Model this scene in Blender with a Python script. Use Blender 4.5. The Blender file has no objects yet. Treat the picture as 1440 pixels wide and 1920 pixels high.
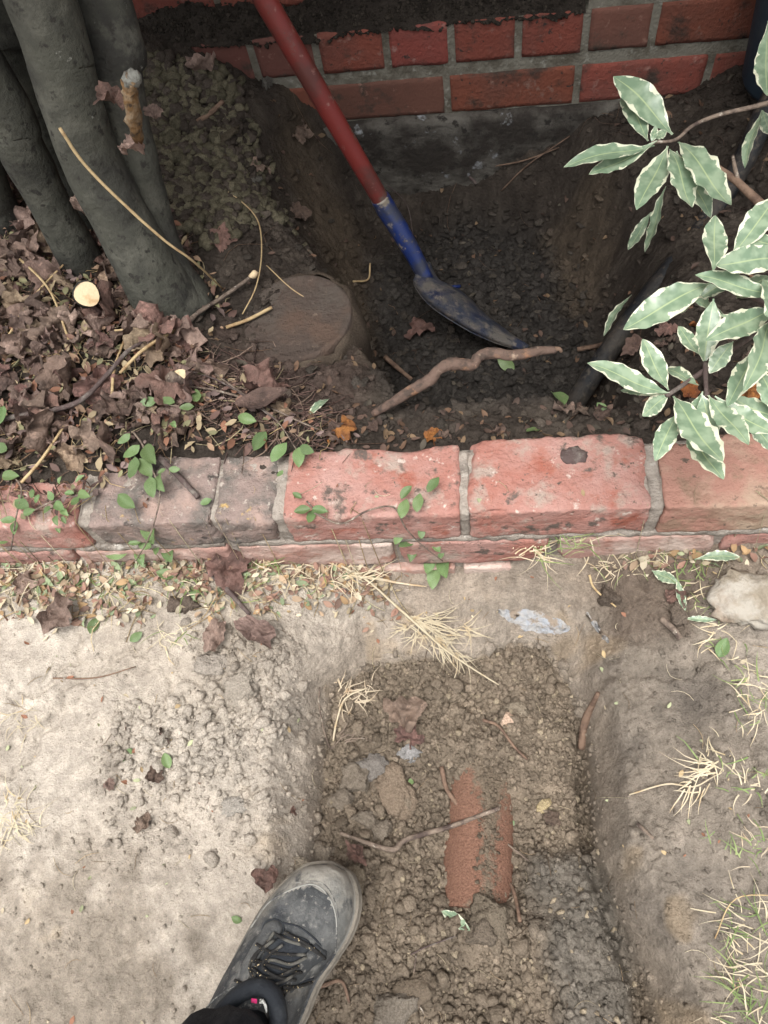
import bpy, math, random
import numpy as np
from mathutils import Vector, Matrix
random.seed(7); RS = np.random.RandomState(11)
scene = bpy.context.scene
C = scene.collection

# ------------------------------------------------------------------ camera, sky, sun, exposure
CAMH = 0.898
FPX = 1450.0
ROT = np.array([[0.99171562, 0.02961404, 0.12499258],
                [0.03054058, 0.8907996, -0.45336888],
                [-0.12476942, 0.45343035, 0.88251544]])
cam = bpy.data.cameras.new('camera'); camo = bpy.data.objects.new('camera', cam); C.objects.link(camo)
M = Matrix([list(r) for r in ROT]).to_4x4(); M.translation = (0, 0, CAMH)
camo.matrix_world = M
cam.sensor_fit = 'HORIZONTAL'; cam.sensor_width = 36; cam.lens = 36 * FPX / 1440
cam.clip_start = 0.02; cam.clip_end = 200
scene.camera = camo

SUN_EL, SUN_AZ = math.radians(76), math.radians(192)   # azimuth measured from +y clockwise
w = bpy.data.worlds.new('World'); scene.world = w; w.use_nodes = True
nt = w.node_tree; nt.nodes.clear()
sky = nt.nodes.new('ShaderNodeTexSky'); sky.sky_type = 'NISHITA'; sky.sun_disc = False
sky.sun_elevation = SUN_EL; sky.sun_rotation = SUN_AZ
sky.air_density = 1.0; sky.dust_density = 6.0; sky.ozone_density = 1.0
hs = nt.nodes.new('ShaderNodeHueSaturation'); hs.inputs['Saturation'].default_value = 0.18
bg = nt.nodes.new('ShaderNodeBackground'); bg.inputs['Strength'].default_value = 0.15
wo = nt.nodes.new('ShaderNodeOutputWorld')
nt.links.new(sky.outputs[0], hs.inputs['Color']); nt.links.new(hs.outputs[0], bg.inputs['Color']); nt.links.new(bg.outputs[0], wo.inputs[0])
sl = bpy.data.lights.new('sun', 'SUN'); sl.energy = 1.5; sl.angle = math.radians(38); sl.color = (1, 0.97, 0.93)
so = bpy.data.objects.new('sun', sl); C.objects.link(so)
sd = Vector((math.sin(SUN_AZ) * math.cos(SUN_EL), math.cos(SUN_AZ) * math.cos(SUN_EL), math.sin(SUN_EL)))
so.rotation_euler = sd.to_track_quat('Z', 'Y').to_euler()
scene.view_settings.view_transform = 'Standard'; scene.view_settings.look = 'None'
scene.view_settings.exposure = 0.95; scene.view_settings.gamma = 1; scene.view_settings.use_curve_mapping = False
scene.cycles.max_bounces = 5; scene.cycles.diffuse_bounces = 3; scene.cycles.transparent_max_bounces = 6

# ------------------------------------------------------------------ where things stand (read off the photograph)
def ray(px, py):
    return ROT @ np.array([(px - 720) / FPX, -(py - 960) / FPX, -1.0])
def at(px, py, z):
    r = ray(px, py); t = (z - CAMH) / r[2]; return Vector((r[0] * t, r[1] * t, z))
def aty(px, py, y):
    r = ray(px, py); t = y / r[1]; return Vector((r[0] * t, y, CAMH + r[2] * t))
def smooth(a, b, x):
    t = np.clip((x - a) / (b - a), 0, 1); return t * t * (3 - 2 * t)

# ------------------------------------------------------------------ numpy noise
def h2(ix, iy, seed):
    n = (ix.astype(np.int64) * 374761393 + iy.astype(np.int64) * 668265263 + seed * 974711) & 0x7fffffff
    n = ((n ^ (n >> 13)) * 1274126177) & 0x7fffffff
    n = n ^ (n >> 16)
    return (n & 0xffff) / 65535.0
def vn(x, y, seed=0):
    ix = np.floor(x); iy = np.floor(y); fx = x - ix; fy = y - iy
    fx = fx * fx * (3 - 2 * fx); fy = fy * fy * (3 - 2 * fy)
    a = h2(ix, iy, seed); b = h2(ix + 1, iy, seed); c = h2(ix, iy + 1, seed); d = h2(ix + 1, iy + 1, seed)
    return (a * (1 - fx) + b * fx) * (1 - fy) + (c * (1 - fx) + d * fx) * fy
def fbm(x, y, s, octv=4, seed=0, gain=0.5):
    o = 0; am = 1; tot = 0
    for k in range(octv):
        o = o + am * (vn(x * s + 17.3 * k, y * s - 9.1 * k, seed + k) - 0.5); tot += am; am *= gain; s *= 2.03
    return o / tot * 2
def worley(x, y, s, seed=0, keep=1.0):
    """rounded crumbs: dome height 0..1"""
    X = x * s + .55 * fbm(x, y, s * 1.3, 2, seed + 50); Y = y * s + .55 * fbm(x, y, s * 1.3, 2, seed + 60); ix = np.floor(X); iy = np.floor(Y); out = np.zeros_like(X)
    for dx in (-1, 0, 1):
        for dy in (-1, 0, 1):
            cx = ix + dx; cy = iy + dy
            px = cx + h2(cx, cy, seed + 1); py = cy + h2(cx, cy, seed + 2); r = 0.3 + 0.5 * h2(cx, cy, seed + 3)
            on = h2(cx, cy, seed + 4) < keep
            d2 = (X - px) ** 2 + (Y - py) ** 2
            out = np.maximum(out, np.where(on, np.sqrt(np.maximum(0, r * r - d2)), 0))
    return np.minimum(out, .30 + .22 * vn(x * s * .9, y * s * .9, seed + 7) + .25 * fbm(x, y, s * 1.7, 2, seed + 8)) * 1.25
def poly_sd(poly, x, y):
    """signed distance to a polygon, negative inside"""
    P = np.array([[p[0], p[1]] for p in poly]); d = np.full(x.shape, 1e9); ins = np.zeros(x.shape, bool)
    n = len(P)
    for i in range(n):
        a = P[i]; b = P[(i + 1) % n]; e = b - a
        wx = x - a[0]; wy = y - a[1]
        t = np.clip((wx * e[0] + wy * e[1]) / (e @ e), 0, 1)
        d = np.minimum(d, (wx - e[0] * t) ** 2 + (wy - e[1] * t) ** 2)
        c = ((a[1] > y) != (b[1] > y)) & (x < e[0] * (y - a[1]) / (e[1] if e[1] != 0 else 1e-9) + a[0])
        ins ^= c
    d = np.sqrt(d); return np.where(ins, -d, d)
def rbf(pts, x, y, eps=0.03):
    P = np.array(pts, float); n = len(P)
    D = np.sqrt(((P[:, None, :2] - P[None, :, :2]) ** 2).sum(2) + eps * eps)
    A = np.zeros((n + 1, n + 1)); A[:n, :n] = D - np.eye(n) * 0.012; A[n, :n] = 1; A[:n, n] = 1
    s = np.linalg.solve(A, np.append(P[:, 2], 0)); o = np.full(x.shape, s[n])
    for i in range(n): o = o + s[i] * np.sqrt((x - P[i, 0]) ** 2 + (y - P[i, 1]) ** 2 + eps * eps)
    return o
def pz(l): return [tuple(at(*p)) for p in l]

# ------------------------------------------------------------------ materials
def mat(name, base, rough=0.85, noise=None, bump=0.0, bscale=60, spec=0.3, attr=None, rand=0.0, cols=None, extra=None, mapcoord='Object', detail=6, nscale=None, metallic=0, transl=0.0, speck=()):
    """procedural material: base colour mixed towards cols by noise, optional attribute colour, bump"""
    m = bpy.data.materials.new(name); m.use_nodes = True; t = m.node_tree; n = t.nodes; L = t.links
    b = n['Principled BSDF']; b.inputs['Roughness'].default_value = rough; b.inputs['Specular IOR Level'].default_value = spec
    b.inputs['Metallic'].default_value = metallic
    tc = n.new('ShaderNodeTexCoord'); co = tc.outputs[mapcoord]
    oi = n.new('ShaderNodeObjectInfo')
    add = n.new('ShaderNodeVectorMath'); add.operation = 'ADD'; L.new(co, add.inputs[0])
    sc = n.new('ShaderNodeVectorMath'); sc.operation = 'SCALE'; sc.inputs[0].default_value = (7, 5, 3); L.new(oi.outputs['Random'], sc.inputs['Scale'])
    L.new(sc.outputs[0], add.inputs[1]); co = add.outputs[0]
    if attr:
        a = n.new('ShaderNodeAttribute'); a.attribute_name = attr; cur = a.outputs['Color']
    else:
        r = n.new('ShaderNodeRGB'); r.outputs[0].default_value = (*base, 1); cur = r.outputs[0]
    for i, (c, s, lo, hi) in enumerate(cols or []):
        no = n.new('ShaderNodeTexNoise'); no.inputs['Scale'].default_value = s; no.inputs['Detail'].default_value = detail; no.inputs['Roughness'].default_value = 0.62
        off = n.new('ShaderNodeVectorMath'); off.operation = 'ADD'; off.inputs[1].default_value = (i * 3.1, i * 1.7, i * 2.3); L.new(co, off.inputs[0]); L.new(off.outputs[0], no.inputs['Vector'])
        mr = n.new('ShaderNodeMapRange'); mr.inputs['From Min'].default_value = lo; mr.inputs['From Max'].default_value = hi; L.new(no.outputs[0], mr.inputs['Value'])
        mx = n.new('ShaderNodeMix'); mx.data_type = 'RGBA'; mx.inputs['B'].default_value = (*c, 1)
        L.new(mr.outputs[0], mx.inputs['Factor']); L.new(cur, mx.inputs['A']); cur = mx.outputs['Result']
    for (s, am) in speck:
        no = n.new('ShaderNodeTexNoise'); no.inputs['Scale'].default_value = s; no.inputs['Detail'].default_value = 4; no.inputs['Roughness'].default_value = .7; L.new(co, no.inputs['Vector'])
        mr = n.new('ShaderNodeMapRange'); mr.inputs['From Min'].default_value = .3; mr.inputs['From Max'].default_value = .7; mr.inputs['To Min'].default_value = 1 - am; mr.inputs['To Max'].default_value = 1 + am; mr.clamp = False; L.new(no.outputs[0], mr.inputs['Value'])
        vm = n.new('ShaderNodeVectorMath'); vm.operation = 'SCALE'; L.new(cur, vm.inputs[0]); L.new(mr.outputs[0], vm.inputs['Scale']); cur = vm.outputs[0]
    if rand:
        h = n.new('ShaderNodeHueSaturation'); mr = n.new('ShaderNodeMapRange'); mr.inputs['To Min'].default_value = 1 - rand; mr.inputs['To Max'].default_value = 1 + rand
        L.new(oi.outputs['Random'], mr.inputs['Value']); L.new(mr.outputs[0], h.inputs['Value'])
        m2 = n.new('ShaderNodeMath'); m2.operation = 'MULTIPLY_ADD'; m2.inputs[1].default_value = 0.016; m2.inputs[2].default_value = 0.492
        fr = n.new('ShaderNodeMath'); fr.operation = 'FRACT'; m3 = n.new('ShaderNodeMath'); m3.operation = 'MULTIPLY'; m3.inputs[1].default_value = 13.7
        L.new(oi.outputs['Random'], m3.inputs[0]); L.new(m3.outputs[0], fr.inputs[0]); L.new(fr.outputs[0], m2.inputs[0]); L.new(m2.outputs[0], h.inputs['Hue'])
        L.new(cur, h.inputs['Color']); cur = h.outputs[0]
    L.new(cur, b.inputs['Base Color'])
    if bump:
        no = n.new('ShaderNodeTexNoise'); no.inputs['Scale'].default_value = bscale; no.inputs['Detail'].default_value = 8; no.inputs['Roughness'].default_value = 0.65
        L.new(co, no.inputs['Vector'])
        bp = n.new('ShaderNodeBump'); bp.inputs['Strength'].default_value = bump; bp.inputs['Distance'].default_value = 0.01
        L.new(no.outputs[0], bp.inputs['Height']); L.new(bp.outputs[0], b.inputs['Normal'])
    if transl:
        tr = n.new('ShaderNodeBsdfTranslucent'); L.new(cur, tr.inputs['Color']); ms = n.new('ShaderNodeMixShader'); ms.inputs[0].default_value = transl
        L.new(b.outputs[0], ms.inputs[1]); L.new(tr.outputs[0], ms.inputs[2]); L.new(ms.outputs[0], n['Material Output'].inputs[0])
    return m

DUSTC = (0.36, 0.30, 0.235)
MT = {}
MT['soil'] = mat('soil', (0.2, 0.16, 0.12), 0.97, attr='soil', bump=0.8, bscale=200, spec=0.1, speck=((520, .20), (120, .14), (28, .12)))
MT['crumb'] = mat('crumb', (0.2, 0.16, 0.12), 0.97, attr='soil', bump=0.8, bscale=320, spec=0.1, speck=((380, .35),))
MT['litter'] = mat('litter', (0.2, 0.16, 0.12), 0.8, attr='soil', spec=0.25, transl=0.15)
MT['kerb'] = mat('kerb_brick', (0.345, 0.155, 0.122), 0.92, bump=0.7, bscale=110, spec=0.15, cols=[
    ((0.41, 0.245, 0.21), 7, 0.38, 0.58), ((0.31, 0.115, 0.082), 17, 0.56, 0.68), ((0.36, 0.28, 0.235), 24, 0.53, 0.66), ((0.13, 0.10, 0.085), 30, 0.585, 0.66), ((0.12, 0.09, 0.075), 95, 0.62, 0.69), ((0.55, 0.46, 0.40), 60, 0.61, 0.70)])
MT['kerb_grey'] = mat('kerb_grey_brick', (0.27, 0.205, 0.18), 0.92, bump=0.8, bscale=90, spec=0.15, cols=[
    ((0.15, 0.135, 0.12), 12, 0.44, 0.60), ((0.36, 0.26, 0.22), 22, 0.52, 0.68), ((0.48, 0.33, 0.14), 18, 0.64, 0.69), ((0.07, 0.06, 0.055), 34, 0.58, 0.66), ((0.42, 0.37, 0.32), 90, 0.6, 0.68)])
MT['kerb_tan'] = mat('kerb_tan_brick', (0.37, 0.20, 0.155), 0.92, bump=0.7, bscale=90, spec=0.15, cols=[
    ((0.40, 0.30, 0.22), 8, 0.44, 0.60), ((0.28, 0.18, 0.13), 26, 0.52, 0.64), ((0.12, 0.09, 0.07), 60, 0.60, 0.68)])
MT['kerb_pale'] = mat('kerb_pale_brick', (0.39, 0.24, 0.20), 0.92, bump=0.6, bscale=100, spec=0.15, cols=[
    ((0.54, 0.43, 0.37), 10, 0.44, 0.62), ((0.34, 0.17, 0.125), 22, 0.54, 0.68), ((0.18, 0.13, 0.10), 50, 0.60, 0.70)])
MT['kerb_mortar'] = mat('kerb_mortar', (0.40, 0.35, 0.30), 0.95, bump=0.9, bscale=160, cols=[((0.22, 0.19, 0.16), 30, 0.45, 0.65), ((0.56, 0.52, 0.46), 60, 0.58, 0.7)])
MT['wall_brick'] = mat('wall_brick', (0.215, 0.062, 0.042), 0.9, bump=0.6, bscale=120, rand=0.16, cols=[
    ((0.17, 0.062, 0.046), 9, 0.42, 0.62), ((0.055, 0.038, 0.03), 16, 0.555, 0.68), ((0.26, 0.15, 0.12), 40, 0.60, 0.72), ((0.05, 0.035, 0.03), 90, 0.62, 0.68)])
MT['wall_brick_dull'] = mat('wall_brick_dull', (0.15, 0.065, 0.048), 0.9, bump=0.35, bscale=120, rand=0.1, cols=[
    ((0.13, 0.06, 0.045), 14, 0.42, 0.62), ((0.06, 0.045, 0.035), 20, 0.56, 0.68), ((0.30, 0.17, 0.13), 45, 0.62, 0.74)])
MT['wall_mortar'] = mat('wall_mortar', (0.22, 0.205, 0.165), 0.95, bump=0.7, bscale=180, cols=[((0.12, 0.105, 0.08), 18, 0.46, 0.62), ((0.36, 0.35, 0.30), 60, 0.58, 0.7)])
MT['concrete'] = mat('concrete', (0.125, 0.115, 0.098), 0.95, bump=0.9, bscale=60, cols=[((0.036, 0.03, 0.025), 7, 0.42, 0.58), ((0.30, 0.31, 0.32), 20, 0.60, 0.68), ((0.03, 0.026, 0.022), 45, 0.57, 0.64)])
MT['bark'] = mat('bark', (0.063, 0.063, 0.050), 0.88, bump=0.6, bscale=60, cols=[((0.032, 0.031, 0.027), 7, 0.42, 0.60), ((0.095, 0.093, 0.075), 18, 0.52, 0.68), ((0.028, 0.026, 0.022), 70, 0.56, 0.64), ((0.26, 0.26, 0.23), 26, 0.67, 0.70)])
MT['cut_wood'] = mat('cut_wood', (0.66, 0.52, 0.33), 0.8, bump=0.2, bscale=200, cols=[((0.5, 0.34, 0.18), 60, 0.5, 0.7)])
MT['orange_wood'] = mat('orange_wood', (0.20, 0.115, 0.05), 0.85, bump=0.8, bscale=90, cols=[((0.28, 0.22, 0.15), 40, 0.45, 0.6), ((0.05, 0.035, 0.025), 60, 0.55, 0.65)])
MT['lichen'] = mat('lichen', (0.22, 0.22, 0.195), 0.9, bump=0.8, bscale=120, cols=[((0.12, 0.1, 0.08), 60, 0.5, 0.6)])
MT['red_paint'] = mat('red_paint', (0.165, 0.026, 0.022), 0.45, bump=0.12, bscale=60, spec=0.4, cols=[((0.095, 0.03, 0.025), 10, 0.46, 0.62), ((0.24, 0.12, 0.10), 45, 0.62, 0.70), ((0.10, 0.075, 0.06), 20, 0.58, 0.66), ((0.09, 0.06, 0.045), 90, 0.64, 0.7)])
MT['blue_paint'] = mat('blue_paint', (0.012, 0.026, 0.115), 0.38, bump=0.2, bscale=50, spec=0.5, cols=[((0.03, 0.035, 0.06), 22, 0.46, 0.6), ((0.22, 0.19, 0.15), 34, 0.58, 0.63), ((0.10, 0.085, 0.07), 80, 0.60, 0.68)])
MT['blade'] = mat('blade_paint', (0.026, 0.033, 0.052), 0.5, bump=0.3, bscale=60, spec=0.5, cols=[((0.015, 0.02, 0.045), 25, 0.5, 0.62), ((0.10, 0.092, 0.082), 22, 0.45, 0.60), ((0.15, 0.13, 0.11), 70, 0.54, 0.66), ((0.01, 0.012, 0.02), 140, 0.58, 0.66)])
MT['rust'] = mat('rust', (0.080, 0.060, 0.049), 0.88, bump=0.9, bscale=110, cols=[((0.105, 0.070, 0.052), 16, 0.48, 0.66), ((0.09, 0.073, 0.06), 8, 0.48, 0.6), ((0.075, 0.055, 0.045), 28, 0.52, 0.66), ((0.17, 0.13, 0.10), 70, 0.6, 0.72)])
MT['clay'] = mat('clay_pipe', (0.30, 0.095, 0.045), 0.85, bump=0.45, bscale=120, cols=[((0.22, 0.17, 0.115), 9, 0.47, 0.56), ((0.25, 0.2, 0.14), 40, 0.58, 0.68)])
MT['riser'] = mat('riser', (0.14, 0.105, 0.08), 0.95, bump=0.9, bscale=60, cols=[((0.075, 0.055, 0.042), 14, 0.42, 0.6), ((0.2, 0.12, 0.08), 30, 0.6, 0.7)])
MT['black_plastic'] = mat('black_plastic', (0.012, 0.013, 0.015), 0.6, bump=0.5, bscale=50, cols=[((0.05, 0.043, 0.036), 14, 0.46, 0.62), ((0.06, 0.05, 0.04), 70, 0.54, 0.62)])
MT['blue_pot'] = mat('blue_pot', (0.022, 0.036, 0.052), 0.6, bump=0.1, bscale=60, cols=[((0.05, 0.06, 0.065), 20, 0.55, 0.7)])
MT['stone'] = mat('stone', (0.27, 0.23, 0.175), 0.92, bump=0.8, bscale=60, cols=[((0.36, 0.33, 0.28), 12, 0.52, 0.6), ((0.26, 0.2, 0.15), 22, 0.55, 0.7)])
MT['plaster'] = mat('plaster', (0.37, 0.36, 0.345), 0.9, bump=0.9, bscale=90, cols=[((0.34, 0.36, 0.39), 40, 0.45, 0.58), ((0.27, 0.22, 0.17), 45, 0.49, 0.56)])
MT['twig_grey'] = mat('twig_grey', (0.20, 0.155, 0.12), 0.85, bump=0.5, bscale=150, cols=[((0.07, 0.05, 0.042), 60, 0.45, 0.62), ((0.4, 0.36, 0.3), 90, 0.6, 0.68)])
MT['twig_dark'] = mat('twig_dark', (0.085, 0.06, 0.055), 0.8, bump=0.4, bscale=150, cols=[((0.17, 0.15, 0.13), 60, 0.5, 0.66)])
MT['twig_straw'] = mat('twig_straw', (0.44, 0.33, 0.18), 0.7, bump=0.3, bscale=150, cols=[((0.26, 0.16, 0.08), 60, 0.5, 0.68)])
MT['root'] = mat('root', (0.19, 0.125, 0.088), 0.85, bump=0.5, bscale=150, cols=[((0.11, 0.07, 0.05), 60, 0.45, 0.62)])
MT['peeled'] = mat('peeled_root', (0.135, 0.09, 0.07), 0.85, bump=0.7, bscale=80, cols=[((0.07, 0.05, 0.04), 60, 0.5, 0.62), ((0.27, 0.15, 0.09), 22, 0.56, 0.63), ((0.36, 0.27, 0.20), 38, 0.60, 0.68)])
MT['straw'] = mat('straw', (0.47, 0.40, 0.285), 0.7, spec=0.3, rand=0.15, cols=[((0.36, 0.25, 0.13), 50, 0.5, 0.7)])
MT['grass'] = mat('grass', (0.16, 0.22, 0.075), 0.6, rand=0.15, transl=0.2, cols=[((0.32, 0.36, 0.16), 30, 0.5, 0.7)])
for k, (c, c2) in {'leaf_brown': ((0.19, 0.128, 0.10), (0.10, 0.068, 0.054)), 'leaf_pink': ((0.32, 0.225, 0.185), (0.19, 0.13, 0.105)),
                   'leaf_tan': ((0.32, 0.235, 0.16), (0.20, 0.14, 0.095)), 'leaf_red': ((0.21, 0.12, 0.098), (0.12, 0.073, 0.060)),
                   'leaf_mauve': ((0.22, 0.155, 0.120), (0.115, 0.080, 0.062)), 'leaf_orange': ((0.34, 0.13, 0.04), (0.18, 0.065, 0.03))}.items():
    MT[k] = mat(k, c, 0.62, bump=1.0, bscale=7, spec=0.35, rand=0.28, transl=0.10, cols=[(c2, 3.2, 0.42, 0.62), (tuple(min(1, v * 1.5) for v in c), 9, 0.56, 0.70)])
MT['green_leaf'] = mat('green_leaf', (0.13, 0.20, 0.078), 0.42, bump=0.15, bscale=120, spec=0.45, rand=0.2, transl=0.25, cols=[((0.24, 0.32, 0.15), 40, 0.5, 0.7)])
MT['shade_crown'] = mat('shade_crown_leaf', (0.05, 0.085, 0.03), 0.6, rand=0.1, cols=[((0.09, 0.12, 0.05), 6, 0.45, 0.6)])
MT['shade_eave'] = mat('shade_eave_board', (0.35, 0.34, 0.32), 0.7, cols=[((0.28, 0.27, 0.25), 6, 0.45, 0.6)])
MT['shade_roof'] = mat('shade_roof_sheet', (0.10, 0.05, 0.04), 0.7, cols=[((0.07, 0.04, 0.03), 6, 0.45, 0.6)])
MT['trouser'] = mat('trouser', (0.010, 0.011, 0.014), 0.9, bump=0.5, bscale=200, cols=[((0.022, 0.023, 0.027), 40, 0.5, 0.7)])
MT['nubuck'] = mat('nubuck', (0.034, 0.036, 0.037), 0.66, bump=0.35, bscale=110, spec=0.35, cols=[((0.030, 0.033, 0.038), 16, 0.45, 0.6), ((0.125, 0.125, 0.12), 14, 0.47, 0.68), ((0.20, 0.195, 0.18), 22, 0.56, 0.70), ((0.20, 0.175, 0.14), 9, 0.54, 0.70), ((0.17, 0.16, 0.145), 160, 0.58, 0.68)])
MT['toe_rubber'] = mat('toe_rubber', (0.12, 0.12, 0.112), 0.75, bump=0.35, bscale=120, cols=[((0.24, 0.225, 0.195), 18, 0.42, 0.60), ((0.05, 0.052, 0.055), 30, 0.55, 0.66)])
MT['sole'] = mat('sole', (0.12, 0.108, 0.09), 0.9, bump=0.5, bscale=120, cols=[((0.21, 0.185, 0.15), 22, 0.42, 0.58)])
MT['collar'] = mat('collar_fabric', (0.018, 0.021, 0.026), 0.8, bump=0.3, bscale=300, cols=[((0.05, 0.055, 0.06), 30, 0.5, 0.7)])
MT['lace'] = mat('lace', (0.022, 0.021, 0.02), 0.8, bump=0.5, bscale=500, cols=[((0.5, 0.40, 0.24), 330, 0.66, 0.68), ((0.12, 0.115, 0.1), 40, 0.56, 0.66)], detail=1)
MT['seam'] = mat('seam', (0.24, 0.235, 0.215), 0.9, cols=[((0.06, 0.06, 0.06), 60, 0.48, 0.56)])
MT['pink'] = mat('pink_thread', (0.6, 0.03, 0.16), 0.7, cols=[((0.3, 0.02, 0.08), 90, 0.5, 0.6)])
MT['white_thread'] = mat('white_thread', (0.6, 0.6, 0.56), 0.7, cols=[((0.2, 0.2, 0.18), 150, 0.5, 0.6)])

# ------------------------------------------------------------------ object helpers
USED = {}
def tag(o, label=None, cat=None, group=None, kind=None):
    if label: o['label'] = label
    if cat: o['category'] = cat
    if group: o['group'] = group
    if kind: o['kind'] = kind
    return o
def mk(name, V, Fc, m=None, parent=None, sm=True, attr=None):
    me = bpy.data.meshes.new(name)
    V = np.asarray(V, np.float32)
    if isinstance(Fc, np.ndarray):
        n, k = Fc.shape
        me.vertices.add(len(V)); me.vertices.foreach_set('co', V.ravel())
        me.loops.add(n * k); me.loops.foreach_set('vertex_index', Fc.astype(np.int32).ravel())
        me.polygons.add(n); me.polygons.foreach_set('loop_start', np.arange(0, n * k, k, dtype=np.int32)); me.polygons.foreach_set('loop_total', np.full(n, k, np.int32))
        me.update(calc_edges=True)
    else:
        me.from_pydata([tuple(map(float, v)) for v in V], [], [tuple(map(int, f)) for f in Fc])
    if sm: me.polygons.foreach_set('use_smooth', np.ones(len(me.polygons), bool))
    if attr is not None:
        a = me.color_attributes.new('soil', 'FLOAT_COLOR', 'POINT'); a.data.foreach_set('color', np.c_[attr, np.ones(len(attr))].astype(np.float32).ravel())
    o = bpy.data.objects.new(name, me); C.objects.link(o)
    if m is not None: me.materials.append(MT[m] if isinstance(m, str) else m)
    if parent is not None: o.parent = parent
    me.update()
    return o
def empty(name, loc=(0, 0, 0), rot=(0, 0, 0)):
    o = bpy.data.objects.new(name, None); C.objects.link(o); o.location = loc; o.rotation_euler = rot; return o
def catmull(P, n=6):
    P = [Vector(p) for p in P]
    if len(P) < 3: return [P[0].lerp(P[-1], k / n) for k in range(n + 1)]
    Q = [P[0] * 2 - P[1]] + P + [P[-1] * 2 - P[-2]]; out = []
    for i in range(1, len(Q) - 2):
        a, b, c, d = Q[i - 1:i + 3]
        for k in range(n):
            t = k / n
            out.append(0.5 * ((2 * b) + (c - a) * t + (2 * a - 5 * b + 4 * c - d) * t * t + (3 * b - a - 3 * c + d) * t ** 3))
    out.append(P[-1]); return out
def tube(P, R, seg=8, wob=0.0, sub=5, cap=True, seed=0):
    """tapered tube through points; R list or number; returns V,F"""
    n0 = len(P); Ps = catmull(P, sub); n = len(Ps)
    if not hasattr(R, '__len__'): R = [R, R]
    Rs = np.interp(np.linspace(0, 1, n), np.linspace(0, 1, len(R)), R)
    rr = random.Random(seed + int(abs(Ps[0].x) * 9999)); V = []; Fc = []
    na = None
    for i, p in enumerate(Ps):
        t = (Ps[min(i + 1, n - 1)] - Ps[max(i - 1, 0)]).normalized()
        if na is None: na = t.orthogonal()
        na = (na - t * na.dot(t)).normalized(); nb = t.cross(na)
        for k in range(seg):
            th = 2 * math.pi * k / seg; r = Rs[i] * (1 + wob * (rr.random() - .5) * 2)
            V.append(p + na * math.cos(th) * r + nb * math.sin(th) * r)
    for i in range(n - 1):
        for k in range(seg):
            Fc.append((i * seg + k, i * seg + (k + 1) % seg, (i + 1) * seg + (k + 1) % seg, (i + 1) * seg + k))
    if cap:
        Fc.append(tuple(range(seg))[::-1]); Fc.append(tuple((n - 1) * seg + k for k in range(seg)))
    return V, Fc
def join(parts):
    V = []; Fc = []
    for v, f in parts:
        o = len(V); V += list(v); Fc += [tuple(i + o for i in q) for q in f]
    return V, Fc
def to_origin(o, origin):
    """put the object's origin at a point of its own without moving its mesh"""
    d = Vector(origin)
    me = o.data; co = np.empty(len(me.vertices) * 3, np.float32); me.vertices.foreach_get('co', co)
    co = co.reshape(-1, 3) - np.array(d); me.vertices.foreach_set('co', co.ravel()); me.update(); o.location = d; return o

# ------------------------------------------------------------------ terrain
XS = np.arange(-1.02, 0.80, 0.0023); YS = np.arange(-0.30, 1.47, 0.0023)
ext = lambda a, sgn: a + sgn * np.array([0.02, 0.06, 0.15, 0.3, 0.6, 1.2, 3, 8, 20, 60])
XA = np.concatenate([ext(XS[0], -1)[::-1], XS, ext(XS[-1], 1)]); YA = np.concatenate([ext(YS[0], -1)[::-1], YS, ext(YS[-1], 1)])
KY0, KY1 = 0.455, 0.562     # kerb front and back
WALL_Y = lambda x: 1.43 - 0.0276 * x

front_pts = pz([(0, 1040, -.12), (300, 1045, -.13), (520, 1052, -.143), (640, 1060, -.155), (760, 1085, -.185), (850, 1100, -.20), (920, 1095, -.19), (1000, 1060, -.155), (1100, 1060, -.145), (1250, 1045, -.13), (1430, 1035, -.12),
    (620, 1150, -.17), (560, 1200, -.15), (450, 1200, -.135), (300, 1200, -.13), (0, 1200, -.128), (0, 1500, -.14), (300, 1500, -.137), (500, 1500, -.142), (565, 1400, -.152), (0, 1900, -.175), (250, 1900, -.17), (380, 1850, -.155), (300, 1700, -.14), (500, 1650, -.14),
    (700, 1180, -.20), (860, 1190, -.225), (960, 1140, -.185), (1050, 1160, -.18),
    (1430, 1100, -.12), (1430, 1300, -.12), (1430, 1500, -.125), (1430, 1900, -.14), (1300, 1300, -.15), (1200, 1200, -.155), (1100, 1120, -.155), (1250, 1500, -.165), (1310, 1700, -.165), (1380, 1880, -.165), (1180, 1380, -.185), (1120, 1250, -.175)])
front_pts += [(-1, -.3, -.17), (0.8, -.3, -.14), (-1.2, .5, -.12), (1.0, .5, -.12), (0, -.4, -.16), (.8, .2, -.12), (-1, .2, -.13)]
back_pts = pz([(0, 830, 0.004), (0, 700, .0), (200, 650, .006), (300, 800, 0.002), (450, 800, -.008), (600, 820, -.015), (850, 820, -.022), (1100, 800, -.02), (1400, 800, -.008), (1400, 650, -.03), (1250, 650, -.05), (1200, 560, -.12), (1300, 420, -.13), (1180, 420, -.20),
    (1400, 260, -.10), (1250, 230, -.14), (1120, 212, -.165), (1300, 175, -.13), (1250, 175, -.14), (1190, 200, -.155), (500, 170, -.05), (470, 140, -.02), (520, 210, -.06), (560, 210, -.085),
    (250, 200, .01), (300, 350, -.02), (450, 300, -.06), (540, 260, -.10), (560, 350, -.10), (620, 280, -.16), (450, 450, -.045), (540, 470, -.06), (420, 600, -.04), (550, 705, -.056), (650, 760, -.045), (350, 650, -.02), (330, 550, -.02), (0, 500, 0), (100, 380, .0), (640, 440, -.15), (560, 590, -.062), (470, 570, -.052), (470, 620, -.054), (500, 530, -.052), (540, 665, -.056), (430, 600, -.044)])
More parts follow.
